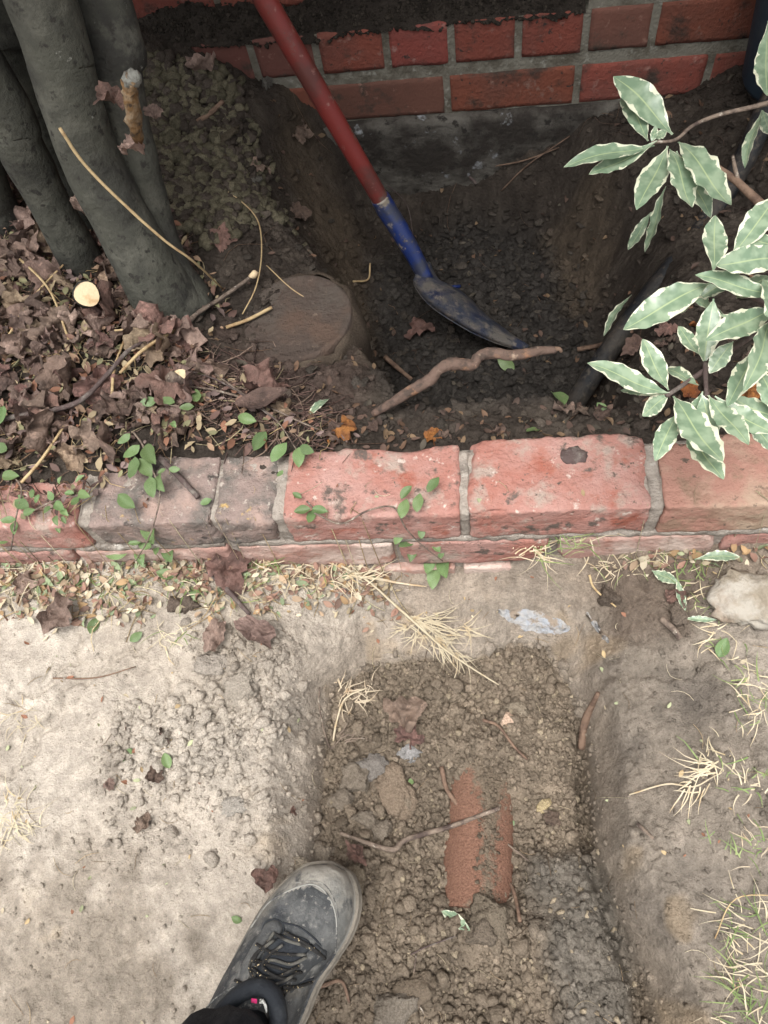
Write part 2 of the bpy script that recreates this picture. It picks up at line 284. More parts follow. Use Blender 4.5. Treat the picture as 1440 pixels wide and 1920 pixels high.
back_pts += [(-.8, 1.42, .11), (-.62, 1.42, .065), (-.45, 1.42, .012), (-.37, 1.42, -.02), (-.30, 1.42, -.07), (-.20, 1.42, -.135), (-.10, 1.42, -.21), (0, 1.42, -.235), (.1, 1.42, -.24), (.18, 1.42, -.195), (.24, 1.42, -.155), (.33, 1.42, -.13), (.45, 1.42, -.10), (.52, 1.42, -.075), (.30, 1.33, -.15), (.42, 1.3, -.12), (-.30, 1.33, -.10), (-.42, 1.33, -.04), (-1.2, 1.42, .14), (-1.1, 1.0, .03), (-1.1, .6, .0), (.9, 1.41, -.04), (.9, 1.0, -.05), (.9, .6, .0)]
TF = [tuple(p)[:2] for p in pz([(612, 1500, -.29), (616, 1380, -.29), (640, 1300, -.29), (700, 1262, -.29), (800, 1245, -.29), (880, 1250, -.29), (960, 1215, -.29), (1020, 1225, -.29), (1055, 1285, -.29), (1090, 1370, -.29), (1105, 1450, -.29), (1112, 1600, -.29), (1150, 1720, -.29), (1200, 1840, -.29), (1235, 1990, -.29), (1240, 2300, -.29), (540, 2300, -.29), (590, 1920, -.29), (640, 1800, -.29), (610, 1640, -.29)])]
HF = [tuple(p)[:2] for p in pz([(742, 735, -.36), (715, 620, -.38), (712, 520, -.38), (775, 450, -.37), (880, 425, -.37), (1000, 450, -.37), (1075, 540, -.37), (1100, 640, -.37), (1085, 720, -.37)])]
HF += [(0.16, 0.68), (-0.10, 0.68)]

def terrain(x, y):
    xf = x + 0.006 * fbm(x, y, 14, 3, 5); yf = y + 0.006 * fbm(x, y, 14, 3, 9)
    zf = rbf(front_pts, np.clip(x, -1.1, .9), np.clip(y, -.4, .6)); zb = rbf(back_pts, np.clip(x, -1.2, .95), np.clip(y, .5, 1.45))
    zf = zf + 0.010 * fbm(x, y, 7, 3, 21) ; zb = zb + 0.012 * fbm(x, y, 9, 3, 22)
    d = poly_sd(TF, xf, yf)
    wd = 0.050 + 0.02 * smooth(0.12, 0.2, x) + 0.05 * smooth(.30, .40, y)
    floor = -.268 + 0.016 * fbm(x, y, 9, 3, 31) + 0.05 * smooth(-.02, -.22, x) * smooth(.16, .02, y) - .014 * smooth(.02, .12, x) * smooth(.0, .2, y) + .030 * np.exp(-((x + .02) ** 2 / .006 + (y - .215) ** 2 / .0022)) + .045 * np.exp(-((x + .015) ** 2 / .006 + (y + .025) ** 2 / .0010)) + 0.03 * np.exp(-((x + .0) ** 2 + (y + .18) ** 2) / .02) + 0.045 * np.exp(-((x - .085) ** 2 / .0035 + (y + .10) ** 2 / .012))
    floor = floor - (.040 * smooth(.07, .12, x) * smooth(.30, .2, y)) * np.exp(-((d + .010) / .010) ** 2)
    wd = wd * (1 - .45 * smooth(.07, .12, x) * smooth(.32, .25, y))
    t = smooth(-0.006, 1, d / wd) if False else np.clip(d / wd, 0, 1) ** 0.75
    zf = floor + (zf - floor) * t
    # slanted clay shelf right of the trench
    d2 = poly_sd(HF, xf, yf)
    wd2 = 0.07 * smooth(.70, .90, y) + 0.025 + 0.05 * smooth(.1, .2, x) + .16 * smooth(.98, 1.25, y) * smooth(.0, -.2, x)
    floor2 = -.415 + 0.018 * fbm(x, y, 8, 3, 41) + 0.03 * smooth(1.0, 1.3, y)
    t2 = smooth(0, 1, d2 / wd2)
    zb = floor2 + (zb - floor2) * t2
    s = smooth(.495, .53, y)
    zb = zb + .006 * fbm(x, y, 30, 3, 51) * (t2 < .98)
    z = zf * (1 - s) + zb * s
    far = smooth(0.2, 3, np.maximum(np.maximum(x - .9, -1.1 - x), np.maximum(-.4 - y, y - 1.6)))
    return z * (1 - far) + (-.13) * far, d, d2

GX, GY = np.meshgrid(XA, YA)
Z, DT, DH = terrain(GX, GY)
inner = smooth(0.04, 0.0, np.maximum(np.maximum(GX - XS[-1], XS[0] - GX), np.maximum(YS[0] - GY, GY - YS[-1])))
front = GY < .505
n1 = fbm(GX, GY, 5, 4, 61); n2 = fbm(GX, GY, 22, 4, 62); n3 = fbm(GX, GY, 90, 3, 63)
def region(px, zz, soft=.03, warp=.5):
    return smooth(soft, -soft, poly_sd([tuple(at(a, b, zz))[:2] for a, b in px], GX, GY) + soft * warp * n2 * 2)
intr = smooth(0.012, -0.004, DT) * front
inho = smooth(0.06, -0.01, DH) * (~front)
loose = region([(360, 1180), (520, 1170), (560, 1300), (480, 1420), (330, 1480), (210, 1430), (230, 1340), (380, 1290)], -.135)
loose2 = region([(230, 1440), (560, 1400), (610, 1560), (560, 1640), (400, 1560), (180, 1560)], -.135, .05) * .55
darkleft = region([(-60, 1580), (140, 1600), (290, 1700), (330, 1800), (390, 1850), (430, 1990), (-60, 1990)], -.15, .07, .9)
litm = region([(-300, 520), (180, 470), (330, 570), (350, 650), (430, 720), (560, 775), (640, 830), (340, 845), (200, 930), (-300, 960)], -.005, .04)
litm = np.maximum(litm, region([(-300, 200), (-300, 560), (420, 560), (330, 420), (200, 300)], .0, .03))
rightbank = smooth(.12, .16, GX) * front
# height detail
cr_big = worley(GX, GY, 45, 71, .75) / 45; cr_mid = worley(GX, GY, 95, 75, .8) / 95; cr_sm = worley(GX, GY, 190, 79, .85) / 190
flat = front * (1 - intr)
zz = Z + inner * (0.0018 * n3 + 0.003 * n2)
cr_xs = worley(GX, GY, 330, 83, .7) / 330
zz += inner * (intr * (cr_big * .55 * smooth(.05, .35, fbm(GX, GY, 12, 3, 85)) + cr_mid * .7 * smooth(-.25, .2, fbm(GX, GY, 25, 2, 86)) + cr_sm + cr_xs * .8 + .006 * fbm(GX, GY, 18, 4, 87)) + np.maximum(loose, loose2) * (cr_mid * .55 + cr_sm * .8 + cr_xs + .003 * np.abs(fbm(GX, GY, 24, 3, 88))))
zz += inner * ((~front) * (cr_mid * .8 + cr_sm * .8 + cr_big * .5 * inho))
mass0 = region([(1000, 1610), (1110, 1600), (1180, 1760), (1200, 1990), (1060, 1990), (1010, 1750)], -.25, .02) * intr
zz += inner * mass0 * (.022 + .012 * fbm(GX, GY, 22, 4, 103) + .010 * np.abs(fbm(GX, GY, 60, 3, 104)))
wallband = smooth(.0, .01, DT) * smooth(.10, .05, DT) * front
zz += inner * wallband * (0.007 * fbm(GX * 1.0, GY * .35, 60, 4, 91) + cr_sm * .6 + cr_mid * .55 * smooth(-.1, .2, n2) + .012 * (np.abs(fbm(GX, GY * .5, 13, 3, 92)) - .15))
zz += inner * flat * (cr_sm * .3 * smooth(.0, .4, n2) + cr_xs * .6 * smooth(-.2, .3, fbm(GX, GY, 9, 3, 89)) + 0.0025 * np.abs(n2))
rdg = np.abs(fbm(GX * 1.0, GY * .8, 11, 4, 96)); zz -= inner * flat * .006 * smooth(.10, .0, rdg) * smooth(-.1, .3, fbm(GX, GY, 4, 2, 97))
zz += inner * flat * rightbank * (.004 * fbm(GX, GY, 40, 3, 101) + cr_sm * .4 + .009 * fbm(GX * 2.2, GY * .7, 14, 4, 98))
# cracks and hoof-like breaks in the crust around the loose heap
zz += inner * flat * darkleft * (0.006 * np.abs(fbm(GX, GY, 30, 4, 95)) + cr_mid * .4)
onk = smooth(KY0 - .0, KY0 + .01, GY) * smooth(KY1 + .012, KY1 - .002, GY)
lim_ = -.0135 + .012 * fbm(GX, GY, 30, 3, 99) + .034 * smooth(-.46, -.62, GX + .03 * n2) * smooth(.49, .56, GY)
zz = np.where(front, zz, zz * (1 - onk) + np.minimum(zz, lim_) * onk)
Z = zz
# soil colour by kind of soil; back and hole soil also darkened as shade
def c(*v): return np.array(v)
def mixc(A, B, t): return A + (np.asarray(B) - A) * t[..., None]
base = np.zeros(GX.shape + (3,)) + c(.42, .368, .308)
base = mixc(base, c(.475, .422, .358), smooth(-.1, .5, n1) * .8)
base = mixc(base, c(.325, .278, .225), smooth(.0, .5, fbm(GX, GY, 3.1, 4, 64)) * .8)
base = mixc(base, c(.235, .197, .155), darkleft * .75)
base = mixc(base, c(.38, .27, .14), darkleft * smooth(.25, .6, n2) * .3)
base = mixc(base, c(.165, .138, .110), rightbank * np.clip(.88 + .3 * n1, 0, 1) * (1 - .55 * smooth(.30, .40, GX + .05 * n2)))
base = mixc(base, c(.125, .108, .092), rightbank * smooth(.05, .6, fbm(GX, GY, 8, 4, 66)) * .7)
nearkerb = smooth(.36, .44, GY + .03 * n2) * front * smooth(-.25, -.12, GX)
base = mixc(base, c(.21, .165, .125), nearkerb * .7)
base = mixc(base, c(.13, .10, .078), region([(1130, 1060), (1330, 1050), (1290, 1190), (1150, 1200)], -.14, .02) * .85)
base = mixc(base, c(.185, .148, .110), intr * .97)
base = mixc(base, c(.225, .182, .135), intr * smooth(.0, .5, n2) * .5)
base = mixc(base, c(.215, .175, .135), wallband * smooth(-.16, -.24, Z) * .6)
base = mixc(base, c(.36, .25, .13), wallband * smooth(.2, .5, fbm(GX, GY, 18, 3, 67)) * .25)
mass_ = region([(1000, 1610), (1110, 1600), (1180, 1760), (1200, 1990), (1060, 1990), (1010, 1750)], -.25, .02) * intr
base = mixc(base, c(.165, .148, .125), mass_ * .85)
mass = intr * region([(1000, 1610), (1110, 1600), (1180, 1760), (1200, 1990), (1060, 1990), (1010, 1750)], -.25, .02)
bk = np.zeros(GX.shape + (3,)) + c(.048, .039, .032)  # dark humus, lowered further to put shade into the colour
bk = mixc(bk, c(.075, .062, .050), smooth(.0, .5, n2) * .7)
bk = mixc(bk, c(.036, .033, .030), inho * .85)  # hole floor darker still, part of its shade is in this colour
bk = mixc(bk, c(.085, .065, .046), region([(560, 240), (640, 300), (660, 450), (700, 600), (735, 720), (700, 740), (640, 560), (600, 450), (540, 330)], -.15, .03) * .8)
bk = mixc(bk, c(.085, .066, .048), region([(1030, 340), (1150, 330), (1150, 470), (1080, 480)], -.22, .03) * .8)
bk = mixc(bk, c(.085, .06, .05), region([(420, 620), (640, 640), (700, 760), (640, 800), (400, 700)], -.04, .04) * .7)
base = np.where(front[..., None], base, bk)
base = base * (1 + .26 * n3 + .16 * n2 + .12 * fbm(GX, GY, 45, 3, 102))[..., None]
base = np.clip(base, .015, .8)
ny, nx = GX.shape
idx = np.arange(ny * nx).reshape(ny, nx)
Fq = np.stack([idx[:-1, :-1], idx[:-1, 1:], idx[1:, 1:], idx[1:, :-1]], -1).reshape(-1, 4)
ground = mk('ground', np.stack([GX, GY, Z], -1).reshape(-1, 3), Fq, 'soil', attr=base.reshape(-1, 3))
tag(ground, 'bare dug soil with a trench, a deep hole and pale dusty crust', None, None, 'structure')

i0, j0 = 10, 10
dx = XS[1] - XS[0]
def sample(A, x, y):
    fx = (np.asarray(x) - XS[0]) / dx + i0; fy = (np.asarray(y) - YS[0]) / dx + j0
    fx = np.clip(fx, i0, nx - i0 - 2); fy = np.clip(fy, j0, ny - j0 - 2)
    ix = np.floor(fx).astype(int); iy = np.floor(fy).astype(int); tx = fx - ix; ty = fy - iy
    if A.ndim == 3: tx = tx[..., None]; ty = ty[..., None]
    return (A[iy, ix] * (1 - tx) + A[iy, ix + 1] * tx) * (1 - ty) + (A[iy + 1, ix] * (1 - tx) + A[iy + 1, ix + 1] * tx) * ty
def hz(x, y): return float(sample(Z, np.array([x]), np.array([y]))[0])
def solid(x, y):
    """height of whatever is there: soil or the kerb's top"""
    z = sample(Z, x, y); return np.where((y > KY0) & (y < KY1), np.maximum(z, 0.0), z)
def g(px, py, dz=0.0):
    r = ray(px, py); ts = np.linspace(.45, 2.2, 900); x = r[0] * ts; y = r[1] * ts; z = CAMH + r[2] * ts
    s = solid(x, y) + dz; k = np.argmax(z < s)
    if not (z < s).any(): k = -1
    if KY0 < y[k] < KY1 and s[k] - z[k] > .010: return Vector((x[k], KY0 - .004 - dz * .5, max(hz(x[k], KY0 - .006) + dz, z[k])))
    return Vector((x[k], y[k], s[k] if k else z[k]))
GN = np.stack(np.gradient(Z, YA, XA), -1)[..., ::-1]
def normal(x, y):
    gx, gy = sample(GN, np.array([x]), np.array([y]))[0]; return Vector((-np.clip(gx, -1.2, 1.2), -np.clip(gy, -1.2, 1.2), 1)).normalized()
# ------------------------------------------------------------------ bricks
from mathutils import noise as mn
def brick_mesh(L, W, H, res, r=.004, amp=.0012, chip=0.0, seed=0, nfreq=18, hollow=None):
    n = [max(2, int(round(a / res))) for a in (L, W, H)]
    half = (L / 2, W / 2, H / 2); V = {}; Vs = []; Fc = []
    def vid(i, j, k):
        key = (i, j, k)
        if key in V: return V[key]
        p = Vector(((i / n[0] - .5) * L, (j / n[1] - .5) * W, (k / n[2] - .5) * H))
        ch = chip * (max(0, mn.noise(p * 16 + Vector((seed * 3.3, 7, 1))) - .12) * 2.6 + .7 * max(0, mn.noise(p * 48 + Vector((seed, 3, 9))) - .05) + .35 * max(0, mn.noise(p * 120 + Vector((seed, 8, 9)))))
        rr = r + ch
        q = Vector([max(-h + rr, min(h - rr, c_)) for h, c_ in zip(half, p)])
        d = p - q
        if d.length > 1e-9:
            nz = sum(abs(e) > 1e-9 for e in d)
            p = q + d.normalized() * rr if nz > 1 else p
        s3 = Vector((seed * 5.1, seed * 2.7, 3))
        nn = mn.noise(p * nfreq + s3) * amp * 1.6 + mn.noise(p * 70 + s3) * amp * .7 + mn.noise(p * 190 + s3) * amp * .35
        o = Vector([c_ / h for c_, h in zip(p, half)]); m_ = max(abs(e) for e in o); o = Vector([e if abs(e) > m_ - .02 else 0 for e in o])
        if o.length: o.normalize()
        p = p + o * nn
        V[key] = len(Vs); Vs.append(p); return V[key]
    for ax in range(3):
        a, b = [(1, 2), (2, 0), (0, 1)][ax]
        for side in (0, n[ax]):
            for i in range(n[a]):
                for j in range(n[b]):
                    q = []
                    for (u, v) in ((i, j), (i + 1, j), (i + 1, j + 1), (i, j + 1)):
                        key = [0, 0, 0]; key[ax] = side; key[a] = u; key[b] = v; q.append(vid(*key))
                    Fc.append(tuple(q if side else q[::-1]))
    return Vs, Fc
def brick(parent, x0, x1, y0, y1, z0, z1, m, res=.006, r=.004, amp=.0012, chip=0, seed=0, label=None, rot=0, nf=18):
    V, Fc = brick_mesh(x1 - x0, y1 - y0, z1 - z0, res, r, amp, chip, seed, nf)
    o = mk('brick', V, Fc, m, parent); o.location = ((x0 + x1) / 2, (y0 + y1) / 2, (z0 + z1) / 2); o.rotation_euler.z = rot
    if label: o['label'] = label
    return o
def box(x0, x1, y0, y1, z0, z1):
    V = [(x, y, z) for x in (x0, x1) for y in (y0, y1) for z in (z0, z1)]
    return V, [(0, 1, 3, 2), (4, 6, 7, 5), (0, 4, 5, 1), (2, 3, 7, 6), (0, 2, 6, 4), (1, 5, 7, 3)]

kerb = tag(empty('brick_kerb', (0, .508, -.12)), 'low garden kerb of worn red bricks crossing between the dug hole and the trench', 'kerb')
K = lambda px, py=968: at(px, py, 0).x
# world coordinates relative to the kerb's empty
ox, oy, oz = kerb.location
def kb(x0, x1, z0, z1, m, y0=KY0, y1=KY1, **k):
    k.setdefault('res', .0042); k['r'] = k.get('r', .004) * .55
    return brick(kerb, x0 - ox, x1 - ox, y0 - oy, y1 - oy, z0 - oz, z1 - oz, m, **k)
J = [K(-480), K(-165), K(158), K(521), K(870), K(1237), K(1600)]
gp = .0065
kb(J[0] - .27, J[0] - gp, -.073, -.003, 'kerb', seed=1, res=.012)
kb(J[0] + gp, J[1] - gp, -.073, -.002, 'kerb_pale', seed=2, res=.012)
kb(J[1] + gp, J[2] - gp * 2, -.073, -.002, 'kerb', seed=3, chip=.010, amp=.002, label='red kerb brick under the leaf litter at the left')
xc = K(398)
kb(J[2] + gp, xc - .0022, -.073, -.003, 'kerb_grey', seed=4, chip=.011, amp=.003, r=.007, label='greyish pink kerb brick left of the open crack')
kb(xc + .0022, J[3] - gp, -.073, -.004, 'kerb_grey', seed=5, chip=.022, amp=.0035, r=.010, rot=-.012, label='grey stained kerb brick right of the open crack')
kb(J[3] + gp, J[4] - gp * .9, -.073, .0, 'kerb', seed=6, chip=.013, amp=.0018, r=.005, label='red kerb brick right of the cracked grey one')
kb(J[4] + gp * .9, J[5] - gp, -.073, .001, 'kerb', seed=12, chip=.020, amp=.0024, r=.005, y1=KY1 + .006, label='red kerb brick with a broken front edge and a dark tar blob')
kb(J[5] + gp * 1.3, J[6] - gp, -.073, .0, 'kerb_tan', seed=8, chip=.014, amp=.002, r=.005, label='tan faced kerb brick under the variegated leaves')
kb(J[6] + gp, J[6] + .27, -.073, -.002, 'kerb', seed=9, res=.012)
ztop2 = -.086
J2 = [K(-330), K(84), K(397), K(727), K(1046), K(1394), K(1720)]
m2 = ['kerb', 'kerb_pale', 'kerb_pale', 'kerb', 'kerb_pale', 'kerb']
for i in range(6):
    kb(J2[i] + gp * .8 + (.006 if i == 2 else 0) + (.004 if i == 4 else 0), J2[i + 1] - gp * .8, ztop2 - .073, ztop2, m2[i], y0=KY0 - .001, seed=20 + i, chip=.012, amp=.0018)
kb(J2[0] - .27, J2[0] - gp, ztop2 - .073, ztop2, 'kerb', seed=31, res=.012); kb(J2[6] + gp, J2[6] + .27, ztop2 - .073, ztop2, 'kerb', seed=32, res=.012)
z3 = ztop2 - .086; xs = [K(590), K(852), K(1110), K(1370)]
for i in range(3): kb(xs[i] + gp, xs[i + 1] - gp, z3 - .07, z3, 'kerb_pale', y0=KY0 - .004, seed=40 + i, chip=.008)
# mortar bed with rough surface
V, Fc = brick_mesh(J[6] - J[0] + .54, KY1 - KY0 - .012, .30, .011, .002, .0022, 0, 77, 30)
o = mk('mortar', V, Fc, 'kerb_mortar', kerb); o.location = ((J[6] + J[0]) / 2 - ox, .5085 + .001 - oy, -.157 - oz)
# smeared mortar in the visible joints
def pad(parent, x0, x1, y0, y1, z0, z1, m, seed): 
    V, Fc = brick_mesh(x1 - x0, y1 - y0, z1 - z0, .004, .002, .0016, .002, seed, 60); o = mk('mortar_joint', V, Fc, m, parent); o.location = ((x0 + x1) / 2 - ox, (y0 + y1) / 2 - oy, (z0 + z1) / 2 - oz); return o
for i, s in ((2, 1.6), (3, 1.4), (4, 1.0), (5, 1.3)): pad(kerb, J[i] - gp * s, J[i] + gp * s, KY0 + .003, KY1 - .01, -.09, -.0035, 'kerb_mortar', 50 + i)
pad(kerb, K(-200), K(390), KY0 + .0005, KY0 + .05, -.0865, -.0725, 'kerb_mortar', 60); pad(kerb, K(402), K(1600), KY0 + .0005, KY0 + .05, -.0865, -.0725, 'kerb_mortar', 61)
tb = g(1075, 858); V, Fc = tube([tb + Vector((-.014, 0, -.003)), tb + Vector((0, .002, .001)), tb + Vector((.015, -.002, -.003))], [.009, .014, .009], 12, .25); 
V = [Vector((v.x, v.y, (v.z - tb.z) * .35 + tb.z)) for v in V]; tag(to_origin(mk('tar_blob', V, Fc, 'twig_dark'), tb), 'flat dark tar blob stuck on the red kerb brick', 'tar blob')

# house wall
wall = tag(empty('house_wall', (0, 1.43, -.2), (0, 0, math.radians(-1.58))), 'red brick house wall behind the dug hole, on a grey concrete footing', 'wall')
pitch = .1225
def wb(x0, x1, c_, m, dy=0, **k):
    z0 = -.132 + .102 * c_; jx = .0065
    return brick(wall, x0 + jx, x1 - jx, 0 + dy, .10 + dy, z0 + .2, z0 + .0775 + .2, m, res=.009, r=.0016, amp=.0010, chip=.004, **k)
x = -.043
c1 = [-1.02, -.78, -.535, -.29, -.043, .208, .448, .69, .93, 1.17, 1.41]
for i in range(len(c1) - 1): wb(c1[i], c1[i + 1], 0, 'wall_brick' if i not in (3, 4) else 'wall_brick_dull' if i == 3 else 'wall_brick', seed=100 + i)
c2 = [-1.02, -.78, -.655, -.53, -.41, -.285, -.152, -.030, .093, .214, .334, .58, .70, .945, 1.19, 1.43]
for i in range(len(c2) - 1): wb(c2[i], c2[i + 1], 1, 'wall_brick_dull' if i in (3, 4, 9) else 'wall_brick', seed=130 + i)
for c_ in range(2, 7):
    wdt = .245 if c_ % 2 == 0 else .1225; i = 0
    for xa_, xb_, dy in ((-1.14, .214, .055), (.214, 1.42, 0)):
        x = xa_ - (.12 if c_ % 4 == 2 and dy else 0); x = max(x, -1.2)
        while x < xb_ - .03:
            xe = min(x + wdt, xb_)
            if xb_ - xe < .04: xe = xb_
            wb(x, xe, c_, 'wall_brick' if (i * 7 + c_) % 5 else 'wall_brick_dull', dy=dy, seed=200 + c_ * 20 + i); x = xe; i += 1
V, Fc = join([box(-1.3, 1.6, .003, .30, .02, .246), box(-1.3, .212, .058, .30, .247, .79), box(.214, 1.6, .003, .30, .247, .79)]); mk('mortar', V, Fc, 'wall_mortar', wall, sm=False)
V, Fc = brick_mesh(2.8, .34, .28, .016, .006, .004, .006, 90, 9); o = mk('footing', V, Fc, 'concrete', wall); o.location = (.1, .155, -.075)
V, Fc = box(-1.3, 1.6, .03, .30, .792, 2.119); mk('upper_wall', V, Fc, 'wall_brick', wall, sm=False)
V, Fc = join([box(-1.5, 1.8, -.78, .5, 2.12, 2.15)]); mk('shade_soffit', V, Fc, 'shade_eave', wall, sm=False)  # added unseen overhang, lowered and widened to shade the wall and hole
V, Fc = join([box(-1.5, 1.8, -.81, -.785, 2.08, 2.26)]); mk('shade_fascia', V, Fc, 'shade_eave', wall, sm=False)
V = [(-1.5, -.86, 2.265), (1.8, -.86, 2.265), (1.8, .9, 2.8), (-1.5, .9, 2.8), (-1.5, -.86, 2.30), (1.8, -.86, 2.30), (1.8, .9, 2.84), (-1.5, .9, 2.84)]
mk('shade_roof', V, [(0, 3, 2, 1), (4, 5, 6, 7), (0, 1, 5, 4), (1, 2, 6, 5), (2, 3, 7, 6), (3, 0, 4, 7)], 'shade_roof', wall, sm=False)  # top sheet of the added overhang, out of view

# ------------------------------------------------------------------ multi-stem tree
tree = tag(empty('multi_stem_tree', g(250, 560)), 'smooth grey green tree with several leaning trunks rising from the leaf litter', 'tree')
tp = tree.location.copy()
def trunk(px, R, seed, seg=32):
    P = [aty(*q) - tp for q in px]
    d = (P[-1] - P[-2]).normalized(); last = P[-1]
    P += [last + d * .5 + Vector((random.uniform(-.1, .1), random.uniform(-.05, .1), .1)), last + d * .9 + Vector((random.uniform(-.3, .3), random.uniform(-.1, .2), .75))]
    V, Fc = tube(P, R + [R[-1] * .85, R[-1] * .4], seg, 0, 14)
    V = [v + Vector((mn.noise(v * 7 + Vector((seed, 0, 0))), mn.noise(v * 7 + Vector((0, seed, 5))), 0)) * .0045 + Vector((mn.noise(v * 30), mn.noise(v * 30 + Vector((9, 0, 0))), 0)) * .0016 + Vector((mn.noise(v * 14 + Vector((3, seed, 0))), mn.noise(v * 14 + Vector((0, 3, seed))), 0)) * .0012 for v in V]
    o = mk('trunk', V, Fc, 'bark', tree); return o
trunk([(180, 535, .955), (155, 495, .958), (95, 380, .965), (35, 260, .97), (-20, 150, .98)], [.046, .036, .033, .034, .036], 1)
trunk([(330, 585, .865), (278, 505, .875), (222, 400, .90), (158, 270, .925), (112, 130, .95), (74, 0, .97)], [.058, .049, .043, .041, .042, .043], 2)
trunk([(345, 575, .875), (312, 500, .90), (285, 410, .94), (252, 300, .97), (228, 200, 1.0), (210, 110, 1.02), (186, 0, 1.05)], [.052, .036, .031, .031, .035, .040, .042], 3)
trunk([(190, 430, 1.06), (120, 320, 1.07), (62, 190, 1.08), (14, 60, 1.09), (-5, 0, 1.1)], [.042, .034, .032, .032], 4)
trunk([(20, 470, 1.05), (-8, 390, 1.06), (-50, 270, 1.07)], [.045, .038, .036], 5)
trunk([(-80, 540, 1.0), (-130, 400, 1.02), (-190, 260, 1.04)], [.040, .038, .038], 6)
# cut stub with a lichen cap, broken orange wood
sb = [aty(262, 265, .88), aty(250, 225, .875), aty(246, 185, .87), aty(242, 160, .87), aty(252, 143, .87)]
V, Fc = tube([p - tp for p in sb], [.006, .010, .0095, .0095, .008], 12, .28, 4); so_ = mk('broken_stub', V, Fc, 'orange_wood', tree)
V, Fc = tube([p - tp for p in (aty(241, 163, .869), aty(240, 152, .869), aty(253, 143, .869), aty(259, 138, .869))], [.006, .0095, .009, .004], 10, .3, 4); mk('lichen_cap', V, Fc, 'lichen', so_)
pc = at(163, 552, .075)
V, Fc = tube([p - tp for p in (pc - (Vector((0, 0, CAMH)) - pc).normalized() * .08, pc - (Vector((0, 0, CAMH)) - pc).normalized() * .04, pc)], [.022, .020, .0185], 18, .03, 3, cap=False); bs = mk('cut_branch', V, Fc, 'bark', tree)
V = [Vector((0, 0, 0))]; Fc = []
axd = (Vector((0, 0, CAMH)) - pc).normalized(); a_ = axd.orthogonal().normalized(); b_ = axd.cross(a_)
V = [pc - tp + axd * .001] + [pc - tp + (a_ * math.cos(t) + b_ * math.sin(t)) * .018 * (1 + .05 * math.sin(3 * t)) for t in np.linspace(0, 2 * math.pi, 20, endpoint=False)]
Fc = [(0, 1 + k, 1 + (k + 1) % 20) for k in range(20)]; mk('cut_face', V, Fc, 'cut_wood', bs, sm=False)
pc = at(338, 705, .035)
# unseen leaf canopy above the frame, spread to shade the ground behind
V = []; Fc = []
for k in range(9000):
    ce = [(-.75, 1.0, 1.75, .42), (-.25, 1.1, 1.75, .38), (-1.2, .9, 1.7, .42), (.15, 1.15, 1.8, .32), (-.5, .8, 1.8, .38)][k % 5]
    v = Vector((random.gauss(0, 1), random.gauss(0, 1), random.gauss(0, 1))).normalized() * ce[3] * random.random() ** .4
    v.z *= .6; p = Vector(ce[:3]) + v
    if p.y > 1.36: continue
    a = Vector((random.gauss(0, 1), random.gauss(0, 1), random.gauss(0, .5))).normalized(); b = a.orthogonal().normalized()
    s = random.uniform(.03, .05); i0_ = len(V)
    p = p - tp
    V += [p - a * s, p + b * s * .4, p + a * s, p - b * s * .4]; Fc.append((i0_, i0_ + 1, i0_ + 2, i0_ + 3))
mk('shade_crown', V, np.array(Fc), 'shade_crown', tree)

# ------------------------------------------------------------------ shovel
P1 = at(722, 388, -.17); P0 = at(497, 0, .20); dr = (P0 - P1).normalized()
sh = tag(empty('shovel', at(880, 600, -.36)), 'shovel with a red handle and muddy blue blade standing in the deep hole', 'shovel')
sp = sh.location.copy()
V, Fc = tube([p - sp for p in (P1 - dr * .02, P1 + dr * .2, P0, P0 + dr * .35, P0 + dr * .65)], [.0165, .0185, .019, .019, .019], 24, 0, 6); mk('handle', V, Fc, 'red_paint', sh)
P2 = at(800, 525, -.30)
V, Fc = tube([p - sp for p in (P1 + dr * .022, P1, at(748, 430, -.21), at(778, 482, -.26), P2)], [.0185, .020, .0195, .017, .0155], 20, .02, 5); mk('socket', V, Fc, 'blue_paint', sh)
A = [at(808, 515, -.325), at(832, 541, -.34), at(862, 545, -.35), at(912, 592, -.365), at(955, 625, -.375), at(992, 656, -.38)]
B = [at(784, 508, -.285), at(775, 532, -.28), at(803, 571, -.28), at(856, 608, -.29), at(914, 638, -.32), at(984, 660, -.37)]
A = catmull(A, 4); B = catmull(B, 4); V = []; nn = 11; fl = []
for lay in (0, 1):
    for i, (a, b) in enumerate(zip(A, B)):
        t_ = i / (len(A) - 1)
        for j in range(nn):
            u = j / (nn - 1); p = a.lerp(b, u)
            nrm = (b - a).cross(Vector((1, -.5, -.2))).normalized(); bul = math.sin(u * math.pi) * .022 * (1 - .5 * t_)
            p = p + nrm * bul + nrm * (lay * .0022)
            p += nrm * mn.noise(p * 40) * .0012
            V.append(p - sp)
m_ = len(A) * nn
for i in range(len(A) - 1):
    for j in range(nn - 1):
        q = (i * nn + j, i * nn + j + 1, (i + 1) * nn + j + 1, (i + 1) * nn + j); fl.append(q); fl.append(tuple(m_ + k for k in q[::-1]))
for i in range(len(A) - 1):
    for j in (0, nn - 1): fl.append((i * nn + j, (i + 1) * nn + j, m_ + (i + 1) * nn + j, m_ + i * nn + j))
for j in range(nn - 1):
    for i in (0, len(A) - 1): fl.append((i * nn + j, i * nn + j + 1, m_ + i * nn + j + 1, m_ + i * nn + j))
bl = mk('blade', V, fl, 'blade', sh)
V, Fc = tube([p - sp for p in (at(806, 528, -.31), at(825, 540, -.335), at(862, 537, -.352))], [.004, .0045, .004], 8, 0, 4); mk('tread', V, Fc, 'blue_paint', bl)

